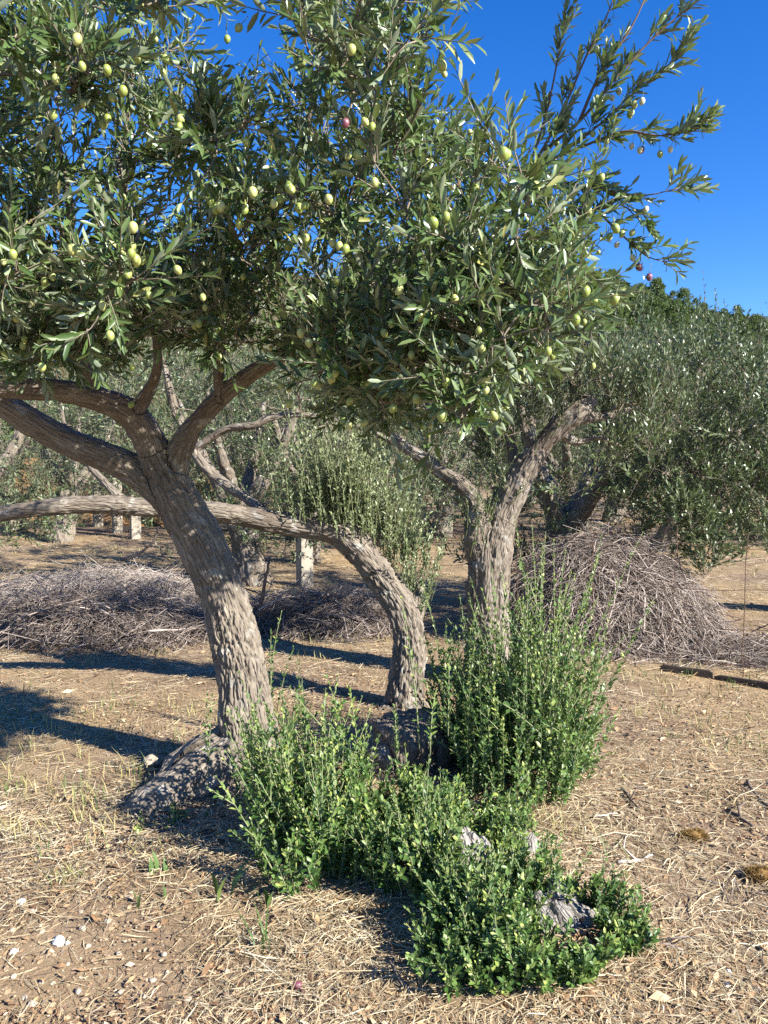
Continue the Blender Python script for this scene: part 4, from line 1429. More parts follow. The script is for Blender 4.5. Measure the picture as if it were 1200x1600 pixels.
# ------------------------------------------------------------------ pines on the hillside
def pine_variant(seed, round_=0.5):
    rng = np.random.default_rng(seed)
    root = bpy.data.objects.new('pine_tree', None)
    COL.objects.link(root)
    c = catmull([[0, 0, -.5], [0.05, 0, 1.5], [-0.1, 0.1, 3.5], [0, 0.05, 5.6]], 0.6)
    V, Q, T = tube(c, np.linspace(.18, .04, len(c)), 6)
    part('trunk', V, [Q, T], M['bark_young'], root)
    nb = 55
    z = rng.uniform(1.2, 6.0, nb)
    f = (z - 1.0) / 5.2
    rad = (1.9 * np.sin(np.clip(f * 0.82 + 0.18, 0, 1) * math.pi) ** 0.7) * rng.uniform(0.45, 1.05, nb)
    a = rng.uniform(0, 6.28, nb)
    cc = np.stack([np.cos(a) * rad, np.sin(a) * rad, z], -1)
    n = 46
    d = unit(rng.normal(size=(nb, n, 3)) + np.array([0, 0, 0.35]))
    b = (cc[:, None] + d * rng.uniform(0.05, 0.42, (nb, n, 1))).reshape(-1, 3)
    lv = Leaves()
    dd = d.reshape(-1, 3)
    m = len(b)
    lv.add(b, dd + rng.normal(0, 0.3, (m, 3)), rng.normal(size=(m, 3)), rng.uniform(0.25, 0.45, m), rng.uniform(0.10, 0.18, m), np.clip(np.repeat(rng.normal(0.45, 0.15, nb), n) + rng.normal(0, 0.12, m), 0, 1))
    lv.build(root, M['pine'], simple=True, name='crown')
    return root


PV = [pine_variant(201), pine_variant(202), pine_variant(203)]
_pu = [False] * 3


def place_pine(x, y, z, var, s, sz, rot, label, group='pines on the hillside'):
    src = PV[var]
    if not _pu[var]:
        r = src
        _pu[var] = True
    else:
        r = src.copy()
        COL.objects.link(r)
        for ch in src.children:
            c = ch.copy()
            c.parent = r
            COL.objects.link(c)
    r.location = (x, y, z)
    r.rotation_euler = (0, 0, rot)
    r.scale = (s, s, s * sz)
    tag(r, label, 'pine tree', group)


def hill_z(x, y):
    n = fbm(np.array([[x / 11, y / 11, 0.0]]), 4, 31)[0]
    return float(hill_h(np.array(x), np.array(y)) + n * 2.2 * min(max((y - 48) / 30, 0), 1) - 0.8)


def pines():
    rng = np.random.default_rng(5)
    place_pine(19.6, 38, gz(19.6, 38) - 0.3, 0, 1.05, 1.0, 0.3, 'bright green pine showing at the right edge below the hill')
    place_pine(-16.0, 31, gz(-16.0, 31) - 0.3, 1, 0.9, 1.0, 1.3, 'yellow-green pine behind the ochre bank at the left edge')
    # those standing up on the ridge line
    k = 0
    cand = []
    for _ in range(4000):
        az = rng.uniform(-0.44, 0.54)
        y = rng.uniform(72, 124)
        # thick where the hill shows at the right, a few on the left where it shows through the crown
        if not (az > 0.26 or (-0.44 < az < -0.36)):
            continue
        x = az * y
        if cand and min((x - a) ** 2 + (y - b) ** 2 for a, b in cand) < 2.3 ** 2:
            continue
        cand.append((x, y))
        if len(cand) >= 230:
            break
    for x, y in cand:
        place_pine(x, y, hill_z(x, y) - 0.2, int(rng.integers(0, 3)), rng.uniform(0.40, 0.85), rng.uniform(0.75, 1.05), rng.uniform(0, 6.28), 'small pine among the others covering the hillside beyond the grove')


pines()


# ------------------------------------------------------------------ sucker bushes round the old stool
def bush(name, label, cx, cy, rx, ry, n, hfun, rng, leafL=0.034, leafW=0.0135, pairs=12, mat='sucker', lean=0.22, tint0=0.42, n_parts=200, extra=None, group='sucker bushes round the old olive stumps', angle=0.8, n_stems=60, rot=0.0, spacing=0.019, hole=None, simple=False, flare=1.0):
    root = thing(name, label, 'bush', (cx, cy, gz(cx, cy)), group)
    a = rng.uniform(0, 2 * math.pi, n)
    r = np.sqrt(rng.random(n)) * (1 + 0.18 * np.sin(3 * a + 1.0) + 0.12 * np.sin(5 * a))
    ux, uy = np.cos(a) * r, np.sin(a) * r
    x = cx + (ux * math.cos(rot)) * rx - (uy * math.sin(rot)) * ry
    y = cy + (ux * math.sin(rot)) * rx + (uy * math.cos(rot)) * ry
    if hole is not None:
        ok = ~hole(x, y)
        x, y, r = x[ok], y[ok], r[ok]
        n = len(x)
    # stems start a little nearer the middle and lean outwards
    bx_, by_ = cx + (x - cx) * 0.8, cy + (y - cy) * 0.8
    base = np.stack([bx_, by_, gz(bx_, by_) - 0.01], -1)
    L = hfun(x, y, r) * rng.uniform(0.6, 1.12, n)
    ln = np.stack([(x - cx) / rx * 0.35, (y - cy) / ry * 0.30, 0 * x], -1) * flare
    lv = Leaves()
    Ws = []
    for lo, hi in ((0, 0.16), (0.16, 0.3), (0.3, 0.5), (0.5, 0.8), (0.8, 3)):
        m = (L >= lo) & (L < hi)
        if m.sum() == 0:
            continue
        k = max(4, int(L[m].mean() / spacing))
        Ws.append(upright_shoots(lv, base[m], L[m], rng, k, leafL, leafW, lean=lean, angle=angle, tint0=tint0, tip=0.34, dirs=ln[m], start=0.06, sd=0.18, taper=0.5))
        # side shoots
        b2 = Ws[-1][:, 1:4].reshape(-1, 3)
        sel = rng.random(len(b2)) < 0.45
        b2 = b2[sel]
        l2 = np.repeat(L[m], 3)[sel] * rng.uniform(0.18, 0.4, len(b2))
        d2 = rng.normal(0, 0.7, (len(b2), 3)) * np.array([1, 1, 0.2])
        Ws.append(upright_shoots(lv, b2, np.clip(l2, 0.05, 0.2), rng, 5, leafL * 0.92, leafW * 0.95, lean=0.2, angle=angle, tint0=tint0 + 0.02, tip=0.25, dirs=d2))
    if extra is not None:
        eb, eL, ek = extra
        Ws.append(upright_shoots(lv, eb, eL, rng, ek, leafL * 1.02, leafW, lean=0.06, angle=0.85, tint0=tint0 + 0.15, tip=0.3))
    W = np.concatenate(Ws)
    big = np.argsort(-np.linalg.norm(W[:, -1] - W[:, 0], axis=1))
    for i in big[:n_stems]:
        c = W[i]
        V, Q, T = tube(c, np.array([0.0034, 0.003, 0.0025, 0.0019, 0.001]), 5)
        part('stem', V, [Q, T], M['stem_green'], root)
    rest = W[big[n_stems:]]
    V, Q = batch_tubes(rest, np.array([0.0026, 0.0023, 0.002, 0.0015, 0.0009])[None] * np.ones((len(rest), 1)), 3)
    part('stems', V, [Q], M['stem_green'], root, stuff=True)
    lv.build(root, M[mat], n_parts=n_parts, simple=simple)
    return root


def bushes():
    rng = np.random.default_rng(51)
    # tall one in front of the forked trunk
    bush('sucker_bush', 'tall dense green sucker bush in front of the forked trunk', 0.64, 3.72, 0.41, 0.56, 330,
         lambda x, y, r: np.clip((0.96 - 0.42 * r ** 2 + 0.14 * np.sin(x * 9)) * (1 + 0.55 * (vnoise(np.stack([x * 9, y * 9, 0 * x], -1), 8))), 0.22, 1.1), rng, leafL=0.034, leafW=0.0145, n_parts=120, tint0=0.48, lean=0.12, simple=True, flare=0.45)
    # spindly one right of the leaning trunk
    ex = np.array([P(a, b, d) for a, b, d in ((655, 1170, 3.25), (700, 1150, 3.3), (480, 1200, 3.1), (520, 1210, 3.2), (560, 1190, 3.15), (465, 1180, 3.3), (540, 1180, 3.4))])
    bush('sucker_bush', 'loose spindly sucker bush with pale stems right beside the leaning trunk', -0.22, 2.94, 0.33, 0.34, 185,
         lambda x, y, r: np.clip(0.60 - 0.24 * r ** 2 + 0.10 * np.sin(x * 11) + 0.12 * (y - 2.95) - 0.9 * np.clip(x + 0.20, 0, 1), 0.14, 0.85), rng, n_parts=260, tint0=0.46, lean=0.16,
         extra=(ex[2:], np.array([0.36, 0.34, 0.36, 0.42, 0.36]), 13))
    # middle one in front of the cut stump
    bush('sucker_bush', 'middle sucker bush of upright yellow-tipped shoots in front of the sawn stump', 0.20, 2.94, 0.38, 0.38, 300,
         lambda x, y, r: np.clip(0.24 - 0.06 * r ** 2 + 0.04 * np.sin(x * 13) + 0.10 * (y < 2.75), 0.12, 0.4), rng, n_parts=220, tint0=0.50, lean=0.16, hole=lambda x, y: ((x - 0.36) / 0.14) ** 2 + ((y - 2.66) / 0.20) ** 2 < 1,
         extra=(np.vstack([ex[:2], np.array([P(672, 1180, 3.2), P(768, 1190, 3.3), P(620, 1190, 3.25)])]), np.array([0.64, 0.36, 0.30, 0.26, 0.22]), 15))
    # low mound round the weathered stumps, nearest the camera
    def low(x, y, r):
        hole = np.exp(-(((x - 0.60) / 0.12) ** 4 + ((y - 2.42) / 0.13) ** 4)) + np.exp(-(((x - 0.32) / 0.08) ** 4 + ((y - 2.70) / 0.12) ** 4)) + np.exp(-(((x - 0.49) / 0.06) ** 4 + ((y - 2.85) / 0.1) ** 4))
        return np.clip((0.25 - 0.06 * r ** 2) * (1 - 0.8 * np.clip(hole, 0, 1)) * np.where((x > 0.40) & (y < 2.40), 0.62, 1.0) + 0.025 * np.sin(x * 17 + y * 9), 0.05, 0.34)
    bush('sucker_bush', 'low mounded sucker bush hugging the weathered stumps, nearest the camera', 0.44, 2.42, 0.405, 0.35, 500,
         low, rng, leafL=0.031, leafW=0.0132, n_parts=300, tint0=0.47, lean=0.26, rot=-0.25, spacing=0.017,
         hole=lambda x, y: (((x - 0.61) / 0.125) ** 2 + ((y - 2.38) / 0.17) ** 2 < 1) | (((x - 0.33) / 0.09) ** 2 + ((y - 2.70) / 0.14) ** 2 < 1) | (((x - 0.49) / 0.07) ** 2 + ((y - 2.82) / 0.12) ** 2 < 1))

    # single sprigs
    def sprig(label, px, py, d, h, n, pairs, tint=0.5, spread=0.02, leafL=0.036):
        b0 = P(px, py, d)
        root = thing('olive_sprig', label, 'plant', (b0[0], b0[1], max(b0[2], gz(b0[0], b0[1]))))
        bs = b0 + rng.normal(0, spread, (n, 3)) * np.array([1, 1, 0.1])
        lv = Leaves()
        W = upright_shoots(lv, bs, h * rng.uniform(0.7, 1.05, n), rng, pairs, leafL, leafL * 0.38, lean=0.1, angle=0.8, tint0=tint, tip=0.25)
        for c in W:
            V, Q, T = tube(c, np.array([0.003, 0.0026, 0.002, 0.0016, 0.0009]), 5)
            part('stem', V, [Q, T], M['stem_green'], root)
        lv.build(root, M['sucker'], n_parts=min(60, n * pairs), name='foliage')
    sprig('thin leafy olive sprig growing up the root flare, left of the leaning trunk', 327, 1205, 3.5, 0.40, 2, 9, 0.62)
    sprig('sprig with bright leaves standing against the foot of the leaning trunk', 385, 1290, 3.30, 0.52, 3, 13, 0.55)
    sprig('slender grey-green sprig rising behind the leaning trunk, right of its middle', 428, 1110, 4.2, 0.62, 4, 14, 0.4, 0.03)
    sprig('tuft of small round leaves on the root flare below the leaning trunk', 278, 1305, 3.22, 0.12, 14, 5, 0.3, 0.05, 0.030)
    sprig('small leafy weed at the lower tip of the root flare', 228, 1318, 3.15, 0.11, 9, 5, 0.5, 0.05, 0.028)


bushes()


# ------------------------------------------------------------------ stumps
def stump(name, label, blobs, voxel, seed, group=None, mat='dead', crack=0.007, top_cut=None):
    c = np.mean([b[:3] for b in blobs[0]], axis=0)
    root = thing(name, label, 'stump', (c[0], c[1], gz(c[0], c[1])), group)
    fuse(root, [('wood' if i else 'stump_body', b) for i, b in enumerate(blobs)], M[mat], voxel=voxel, crack=crack, lump=0.020, seed=seed, plate=38, smooth_it=1)
    return root


stump('tree_stump', 'broad sawn olive stump half hidden behind the middle bush',
      [px_line([(640, 1230, 3.85, .17), (640, 1190, 3.85, .17), (638, 1148, 3.85, .18), (636, 1124, 3.85, .17)]), px_line([(600, 1215, 3.75, .09), (597, 1180, 3.75, .085), (592, 1160, 3.75, .055)]), px_line([(685, 1215, 3.8, .08), (682, 1170, 3.8, .07), (675, 1150, 3.8, .05)])],
      0.010, 61, mat='bark')
def splinters(px, py, d, w_px, h_px, n, lean, rng, r=0.022):
    """weathered shell of an old stump: tapering shards of unequal height standing side by side"""
    out = []
    for k in range(n):
        f = (k + 0.5) / n - 0.5
        x = px + f * w_px
        hh = h_px * (1 - 1.1 * abs(f + rng.uniform(-.2, .2))) * rng.uniform(0.75, 1.1)
        dd = d + rng.uniform(-0.04, 0.04)
        r0 = r * rng.uniform(0.8, 1.3)
        out.append(px_line([(x, py + 30, dd, r0 * 1.5), (x + lean * hh * 0.4, py - hh * 0.45, dd, r0 * 1.05), (x + lean * hh * 0.75, py - hh * 0.8, dd, r0 * 0.7), (x + lean * hh, py - hh, dd + 0.01, r0 * 0.25)]))
    return out


_srng = np.random.default_rng(64)
stump('tree_stump', 'upright grey splinter of weathered stump between the low and the middle bush', splinters(742, 1360, 2.80, 40, 92, 5, -0.10, _srng, 0.030), 0.0045, 62)
stump('tree_stump', 'small pale weathered stump tip poking out behind the upright splinter', splinters(808, 1335, 2.95, 50, 52, 5, 0.05, _srng, 0.026), 0.0045, 63)
_st = stump('tree_stump', 'sloping weathered stump with orange rotten wood inside the low bush', splinters(874, 1440, 2.52, 64, 92, 5, -0.15, _srng, 0.040) + splinters(908, 1470, 2.45, 84, 84, 6, -0.6, _srng, 0.042), 0.005, 64)
_lv = Leaves()
_n = 130
_c = P(_srng.normal(915, 22, _n), _srng.normal(1462, 14, _n), 2.41) + _srng.normal(0, 0.012, (_n, 3))
_d = _srng.normal(size=(_n, 3)) + np.array([0.3, -0.5, -0.3])
_c[:, 1] -= 0.03
_lv.add(_c, _d, np.array([0.2, -0.6, 0.9]) + _srng.normal(0, 0.5, (_n, 3)), _srng.uniform(0.012, 0.034, _n), _srng.uniform(0.005, 0.011, _n), _srng.normal(0.42, 0.14, _n))
_lv.build(_st, M['litter'], name='rotten_wood_flakes')


# ------------------------------------------------------------------ brushwood heaps
def brush_heap(label, cx, cy, rx, ry, h, n, seed, big, tint=0.55, ang0=None, tlen=(0.25, 0.8), grass=0):
    rng = np.random.default_rng(seed)
    root = thing('brushwood_heap', label, 'brushwood', (cx, cy, gz(cx, cy)))

    def curves(n, lmin, lmax, K=5, lift=0.0):
        a = rng.uniform(0, 6.28, n)
        r = np.sqrt(rng.random(n))
        x, y = cx + np.cos(a) * r * rx, cy + np.sin(a) * r * ry
        top = h * np.clip(1 - r ** 3.0, 0, 1)
        z = gz(x, y) + top * rng.uniform(0.15, 1.0, n) ** 0.6 + lift
        hd = (rng.normal(ang0, 0.8, n) if ang0 is not None else rng.uniform(0, 6.28, n))
        d = np.stack([np.cos(hd), np.sin(hd), rng.normal(0, 0.36, n)], -1)
        z = z + h * 0.30 * fbm(np.stack([x * 2.5, y * 2.5, 0 * x], -1), 3, seed)
        # follow the slope of the heap
        sl = np.stack([np.cos(a), np.sin(a)], -1)
        d[:, 2] -= (d[:, :2] * sl).sum(1) * r * h / max(rx, ry) * 1.3
        d = unit(d)
        L = rng.uniform(lmin, lmax, n)
        t = np.linspace(-0.5, 0.5, K)
        bend = rng.normal(0, 0.35, (n, 3)) + np.array([0, 0, -0.25])
        c = np.stack([x, y, z], -1)
        Pn = c[:, None] + d[:, None] * (L[:, None] * t)[..., None] + bend[:, None] * (L[:, None] * (t ** 2 - 0.08))[..., None] + rng.normal(0, 0.006, (n, K, 3))
        g = gz(Pn[..., 0], Pn[..., 1]) + 0.006
        Pn[..., 2] = np.maximum(Pn[..., 2], g)
        return Pn
    Pn = curves(n, *tlen)
    R = (rng.gamma(1.6, 0.0009, n) + 0.0011)[:, None] * np.linspace(1.2, 0.5, 5)[None]
    V, Q = batch_tubes(Pn, R, 3)
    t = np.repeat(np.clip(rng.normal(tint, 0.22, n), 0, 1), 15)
    part('twigs', V, [Q], M['brush'], root, t, True, True)
    Pb = curves(big, 0.5, 1.2, 8, 0.03)
    for c in Pb:
        cc = catmull(c, 0.05)
        r0 = rng.uniform(0.004, 0.0095)
        V, Q, T = tube(cc, np.linspace(r0, r0 * 0.45, len(cc)), 6)
        part('branch', V, [Q, T], M['brush'], root, np.full(len(V), np.clip(rng.normal(tint + 0.12, 0.2), 0, 1)))
    return root


brush_heap('rounded brown brushwood heap behind the wire fence, right of the forked trunk', 2.0, 6.75, 1.12, 0.62, 0.92, 6800, 71, 45, 0.50)
brush_heap('flat thin spread of grey twigs lying right of the brown brushwood heap', 3.0, 6.3, 0.95, 0.45, 0.10, 1000, 72, 18, 0.50, ang0=-0.4)
brush_heap('dark shaded brushwood heap left of the leaning trunk', -2.65, 7.0, 1.25, 0.55, 0.34, 4600, 73, 40, 0.36)  # twigs tinted darker to stand in for the shade lying across this heap
brush_heap('pale dry brushwood mound under the level limb at the left', -3.1, 8.3, 1.5, 0.7, 0.38, 3200, 74, 24, 0.70)
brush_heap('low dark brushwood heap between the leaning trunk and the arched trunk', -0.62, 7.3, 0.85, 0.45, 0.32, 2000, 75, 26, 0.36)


def loose_sticks():
    rng = np.random.default_rng(81)

    def stick(label, pts, r, mat='brush', tint=0.35, group=None):
        pts = np.array(pts)
        root = thing('fallen_stick', label, 'stick', (pts[0][0], pts[0][1], gz(pts[0][0], pts[0][1])), group)
        c = catmull(pts, 0.03) + 0
        c = c + rng.normal(0, 0.0025, c.shape)
        V, Q, T = tube(c, np.linspace(r, r * 0.5, len(c)), 7)
        part('stick_body', V, [Q, T], M[mat], root, np.full(len(V), tint))
        k = len(c) // 2
        tw = np.array([c[k], c[k] + np.array([rng.normal(0, .05), rng.normal(0, .05), 0.03]), c[k] + np.array([rng.normal(0, .09), rng.normal(0, .09), 0.012])])
        V, Q, T = tube(tw, np.array([r * .6, r * .45, r * .25]), 5)
        part('side_twig', V, [Q, T], M[mat], root, np.full(len(V), tint))

    def gp(px, py, h=0.012):
        p = G(px, py)
        p[2] = gz(p[0], p[1]) + h
        return p
    stick('curved dark stick arching up out of the shaded heap beside the leaning trunk', [P(190, 875, 6.9), P(215, 866, 6.9), P(238, 848, 6.9), P(248, 822, 6.9)], 0.017, tint=0.15)
    stick('upright charred stick end between the leaning trunk and the concrete post', [P(405, 960, 6.8), P(412, 920, 6.8), P(420, 878, 6.8)], 0.02, tint=0.05)
    stick('dark forked stick lying at the right edge beyond the russet moss cushion', [gp(1168, 1225), gp(1180, 1245), gp(1205, 1270)], 0.010, tint=0.12)
    stick('dark bent stick lying above the russet moss cushion', [gp(1138, 1270), gp(1150, 1282), gp(1175, 1300)], 0.011, tint=0.12)
    stick('thin dark stick lying in the straw right of the tall bush', [gp(970, 1238), gp(985, 1258), gp(1000, 1278)], 0.007, tint=0.12)
    stick('long thin brown stick lying in the straw below the moss cushion', [gp(1092, 1380), gp(1140, 1394), gp(1200, 1408)], 0.006, tint=0.3)
    stick('short grey stick on the bare ground right of the low bush', [gp(1020, 1490), gp(1045, 1494), gp(1066, 1498)], 0.007, tint=0.45)
    stick('dark stick pointing away in the straw in front of the spindly bush', [gp(608, 1500), gp(618, 1540), gp(640, 1575)], 0.008, tint=0.12)
    stick('pale peeled stick lying in the straw between tall bush and moss cushion', [gp(928, 1290), gp(945, 1286), gp(965, 1280)], 0.007, tint=0.95)
    stick('pale knobbly stick lying right of the small weathered stump tip', [gp(965, 1362), gp(985, 1360), gp(1005, 1354), gp(1020, 1348)], 0.008, tint=0.95)


loose_sticks()


# ------------------------------------------------------------------ fences
def box(c, sx, sy, z0, z1, rot=0.0, taper=1.0):
    ca, sa = math.cos(rot), math.sin(rot)
    V = []
    for z, k in ((z0, 1.0), (z1 - 0.015, taper), (z1, taper * 0.86)):
        for a, b in ((-1, -1), (1, -1), (1, 1), (-1, 1)):
            x, y = a * sx * k / 2, b * sy * k / 2
            V.append([c[0] + ca * x - sa * y, c[1] + sa * x + ca * y, z])
    F = []
    for l in (0, 4):
        for i in range(4):
            F.append([l + i, l + (i + 1) % 4, l + 4 + (i + 1) % 4, l + 4 + i])
    F.append([8, 9, 10, 11])
    return np.array(V), [np.array(F)]


def fences():
    rng = np.random.default_rng(91)
    p = [np.array([-1.02, 9.7, 0]), np.array([-3.35, 12.6, 0]), np.array([-5.15, 16.0, 0]), np.array([-6.3, 17.6, 0]), np.array([-7.6, 19.5, 0])]
    root = thing('wire_fence', 'wire fence on pale square concrete posts running away behind the leaning trunk', 'fence', (p[0][0], p[0][1], 0))
    tops = []
    # posts where the photograph shows them
    spots = [(475, 9.7, 1.05), (210, 15.6, 1.25), (182, 16.6, 1.3), (152, 18.0, 1.4)]
    P3 = []
    for px, d, h in spots:
        x = (px - 600) / 1200 * d
        z = gz(x, d)
        V, F = box((x, d), 0.125 + 0.004 * d, 0.125 + 0.004 * d, z - 0.1, z + h, rot=0.55, taper=0.97)
        o = part('post', V, F, M['concrete'], root, None, False)
        P3.append(np.array([x, d, z]))
    for hgt in (0.25, 0.55, 0.85):
        pts = np.vstack([[a + np.array([0, -0.09, hgt]) for a in P3]])
        c = catmull(pts, 0.3)
        V, Q, T = tube(c, np.full(len(c), 0.003), 4)
        part('wire', V, [Q, T], M['wire'], root)
    a, b = P3[1], P3[3]
    for f in np.linspace(0, 1, 16):
        q = a * (1 - f) + b * f + np.array([0, -0.09, 0])
        V, Q, T = tube(np.array([q + [0, 0, 0.02], q + [0.01, 0, 0.5], q + [0, 0, 1.0]]), np.full(3, 0.004), 4)
        part('stay', V, [Q, T], M['wire'], root)
    # nearer run with thin twisted stays
    root = thing('wire_fence', 'slack rusty wire fence with thin twisted stays in front of the brown brushwood heap', 'fence', (2.2, 5.75, 0))
    line = catmull(np.array([[3.9, 4.95, 0], [2.75, 5.42, 0], [2.05, 5.78, 0], [1.55, 6.05, 0], [1.0, 6.45, 0], [0.3, 7.2, 0], [-1.02, 9.6, 0]]), 0.12)
    for hgt in (0.16, 0.42, 0.70, 1.0):
        c = line.copy()
        c[:, 2] = gz(c[:, 0], c[:, 1]) + hgt - 0.05 * np.abs(np.sin(np.arange(len(c)) * 0.35)) + fbm(np.stack([c[:, 0] * 1.5, c[:, 1] * 1.5, c[:, 2] + hgt * 9], -1), 2, 93) * 0.06
        V, Q, T = tube(c, np.full(len(c), 0.0026), 4)
        part('wire', V, [Q, T], M['wire'], root)
    for f in (0.20, 0.285, 0.36, 0.44, 0.52):
        q = line[int(f * (len(line) - 1))]
        z = gz(q[0], q[1])
        zz = np.linspace(-0.02, 1.08, 12)
        c = np.stack([q[0] + rng.normal(0, 0.008, 12) + rng.normal(0, 0.04) * zz, q[1] + rng.normal(0, 0.008, 12), z + zz], -1)
        V, Q, T = tube(c, np.full(12, 0.003), 5)
        part('stay', V, [Q, T], M['wire'], root)
    # dark edging strip along the straw
    a, b, c_ = G(1030, 1051), G(1115, 1062), G(1260, 1084)
    root = thing('edging_board', 'dark low edging board lying along the straw at the right', 'edging board', (a[0], a[1], 0))
    for s, e in ((a, b), (b, c_)):
        dv = unit(e - s)
        L = np.linalg.norm(e - s) - 0.012
        mid = (s + e) / 2
        z = gz(mid[0], mid[1])
        V, F = box((mid[0], mid[1]), L, 0.028, z - 0.02, z + 0.048, rot=math.atan2(dv[1], dv[0]))
        part('board', V, F, M['board'], root, None, False)


fences()


# ------------------------------------------------------------------ small plants, stones and fallen fruit
def blades(root, n, base, h, w, lean, rng, mat, tint, sd=0.12, spread=0.02, fold=0.3):
    """n separate curved blades, each its own part"""
    for i in range(n):
        a = rng.uniform(0, 6.28)
        o = base + np.array([rng.normal(0, spread), rng.normal(0, spread), 0])
        o[2] = gz(o[0], o[1]) - 0.004
        hh = h * rng.uniform(0.65, 1.1)
        le = lean * rng.uniform(0.4, 1.2)
        d = np.array([math.cos(a), math.sin(a), 0])
        s = np.array([-d[1], d[0], 0])
        V = []
        for f, wf in ((0, .7), (.35, 1.0), (.7, .75), (1, .02)):
            c = o + d * hh * le * f * f + UP * hh * f * (1 - 0.25 * le * f)
            V += [c - s * w * wf / 2, c + d * w * fold * wf * 0.3, c + s * w * wf / 2]
        F = []
        for k in range(3):
            for q in (0, 1):
                F.append([k * 3 + q, k * 3 + q + 1, (k + 1) * 3 + q + 1, (k + 1) * 3 + q])
        part('blade', np.array(V), [np.array(F)], mat, root, np.full(12, np.clip(rng.normal(tint, sd), 0, 1)))


def small_things():
    rng = np.random.default_rng(95)

    def plant(name, label, cat, px, py, n, h, w, lean, mat, tint, spread=0.02, sd=0.1):
        b = G(px, py)
        b[2] = gz(b[0], b[1])
        r = thing(name, label, cat, b)
        blades(r, n, b, h, w, lean, rng, M[mat], tint, sd, spread)
    plant('iris_plant', 'small iris fan of two grey-green blades at the lower left, nearest the white stone', 'plant', 212, 1442, 2, 0.075, 0.016, 0.4, 'grass', 0.22)
    plant('iris_plant', 'short iris fan of broad blades below the root flare', 'plant', 250, 1385, 3, 0.085, 0.020, 0.35, 'grass', 0.18)
    plant('iris_plant', 'single narrow iris blade between the two small fans', 'plant', 184, 1425, 1, 0.06, 0.012, 0.5, 'grass', 0.3)
    plant('iris_plant', 'tallest iris with pale arching blades just left of the spindly bush', 'plant', 345, 1420, 4, 0.15, 0.020, 0.6, 'grass', 0.15)
    plant('iris_plant', 'dark iris blades in shade against the spindly bush', 'plant', 412, 1440, 3, 0.12, 0.018, 0.5, 'grass', 0.05)
    plant('iris_plant', 'thin dark iris shoot right of the small fans', 'plant', 262, 1432, 2, 0.07, 0.010, 0.7, 'grass', 0.1)
    plant('grass_tuft', 'pale yellow-green tussock of fine grass left of the iris fans', 'grass tuft', 103, 1392, 46, 0.07, 0.003, 1.1, 'grass', 0.72, 0.03)
    plant('grass_tuft', 'long green grass blades arching in front of the spindly bush', 'grass tuft', 400, 1500, 9, 0.16, 0.006, 0.9, 'grass', 0.12, 0.04)
    plant('grass_tuft', 'thin green grass growing left of the root flare beside the grey stone', 'grass tuft', 215, 1222, 16, 0.10, 0.004, 0.6, 'grass', 0.2, 0.06)
    plant('grass_tuft', 'faint green grass patch in the straw near the right edge', 'grass tuft', 1170, 1160, 40, 0.05, 0.005, 0.9, 'grass', 0.45, 0.10)
    plant('grass_tuft', 'small green tuft in the straw right of the tall bush', 'grass tuft', 1050, 1150, 12, 0.05, 0.005, 0.8, 'grass', 0.2, 0.03)
    plant('grass_tuft', 'green grass strip along the shadow left of the leaning trunk', 'grass tuft', 165, 1112, 40, 0.07, 0.005, 0.7, 'grass', 0.15, 0.13)
    plant('grass_tuft', 'long arching green grass blades over the front of the low bush', 'grass tuft', 820, 1560, 5, 0.22, 0.005, 0.8, 'grass', 0.2, 0.05)
    plant('grass_tuft', 'dry straw tussock between the tall bush and the small stump tip', 'grass tuft', 870, 1310, 60, 0.12, 0.003, 0.8, 'grass', 0.9, 0.07)

    def cushion(label, px, py, rx, ry, h, mt):
        c = G(px, py)
        c[2] = gz(c[0], c[1])
        r = thing('moss_cushion', label, 'moss', c)
        n = 900
        a = rng.uniform(0, 6.28, n)
        q = np.sqrt(rng.random(n))
        x, y = c[0] + np.cos(a) * q * rx, c[1] + np.sin(a) * q * ry
        top = h * (1 - q ** 2) ** 0.6 * (1 + 0.3 * np.sin(a * 2 + 1))
        base = np.stack([x, y, np.full(n, c[2]) + top * 0.5], -1)
        d = unit(np.stack([np.cos(a) * q, np.sin(a) * q, np.full(n, 0.8)], -1) + rng.normal(0, 0.3, (n, 3)))
        s = unit(np.cross(d, rng.normal(size=(n, 3)))) * 0.0016
        tp = base + d * (h * 0.45)
        V = np.stack([base - s, base + s, tp], 1).reshape(-1, 3)
        F = np.arange(n * 3).reshape(-1, 3)
        part('tuft', V, [F], mt, r, np.repeat(np.clip(rng.normal(0.45, 0.25, n), 0, 1), 3), False, True)
        th = np.linspace(0, 6.28, 16, endpoint=False)
        V = [[c[0], c[1], c[2] + h * 0.75]]
        for f, z in ((0.5, 0.62), (0.85, 0.35), (1.0, -0.05)):
            V += [[c[0] + math.cos(t) * rx * f * (1 + .1 * math.sin(3 * t)), c[1] + math.sin(t) * ry * f, c[2] + h * z] for t in th]
        F4 = [[1 + k * 16 + i, 1 + (k + 1) * 16 + i, 1 + (k + 1) * 16 + (i + 1) % 16, 1 + k * 16 + (i + 1) % 16] for k in (0, 1) for i in range(16)]
        F3 = [[0, 1 + i, 1 + (i + 1) % 16] for i in range(16)]
        part('body', np.array(V), [np.array(F4), np.array(F3)], mt, r, np.full(len(V), 0.3))
    cushion('russet brown moss cushion on the straw at the right', 1083, 1318, 0.055, 0.035, 0.05, M['moss'])
    cushion('green-brown moss cushion cut by the right edge', 1188, 1378, 0.055, 0.04, 0.05, M['moss'])

    base_s = np.array([[math.sin(a) * math.cos(b), math.sin(a) * math.sin(b), math.cos(a)] for a in np.linspace(0.35, math.pi - 0.35, 5) for b in np.linspace(0, 2 * math.pi, 9, endpoint=False)] + [[0, 0, 1.0], [0, 0, -1.0]])
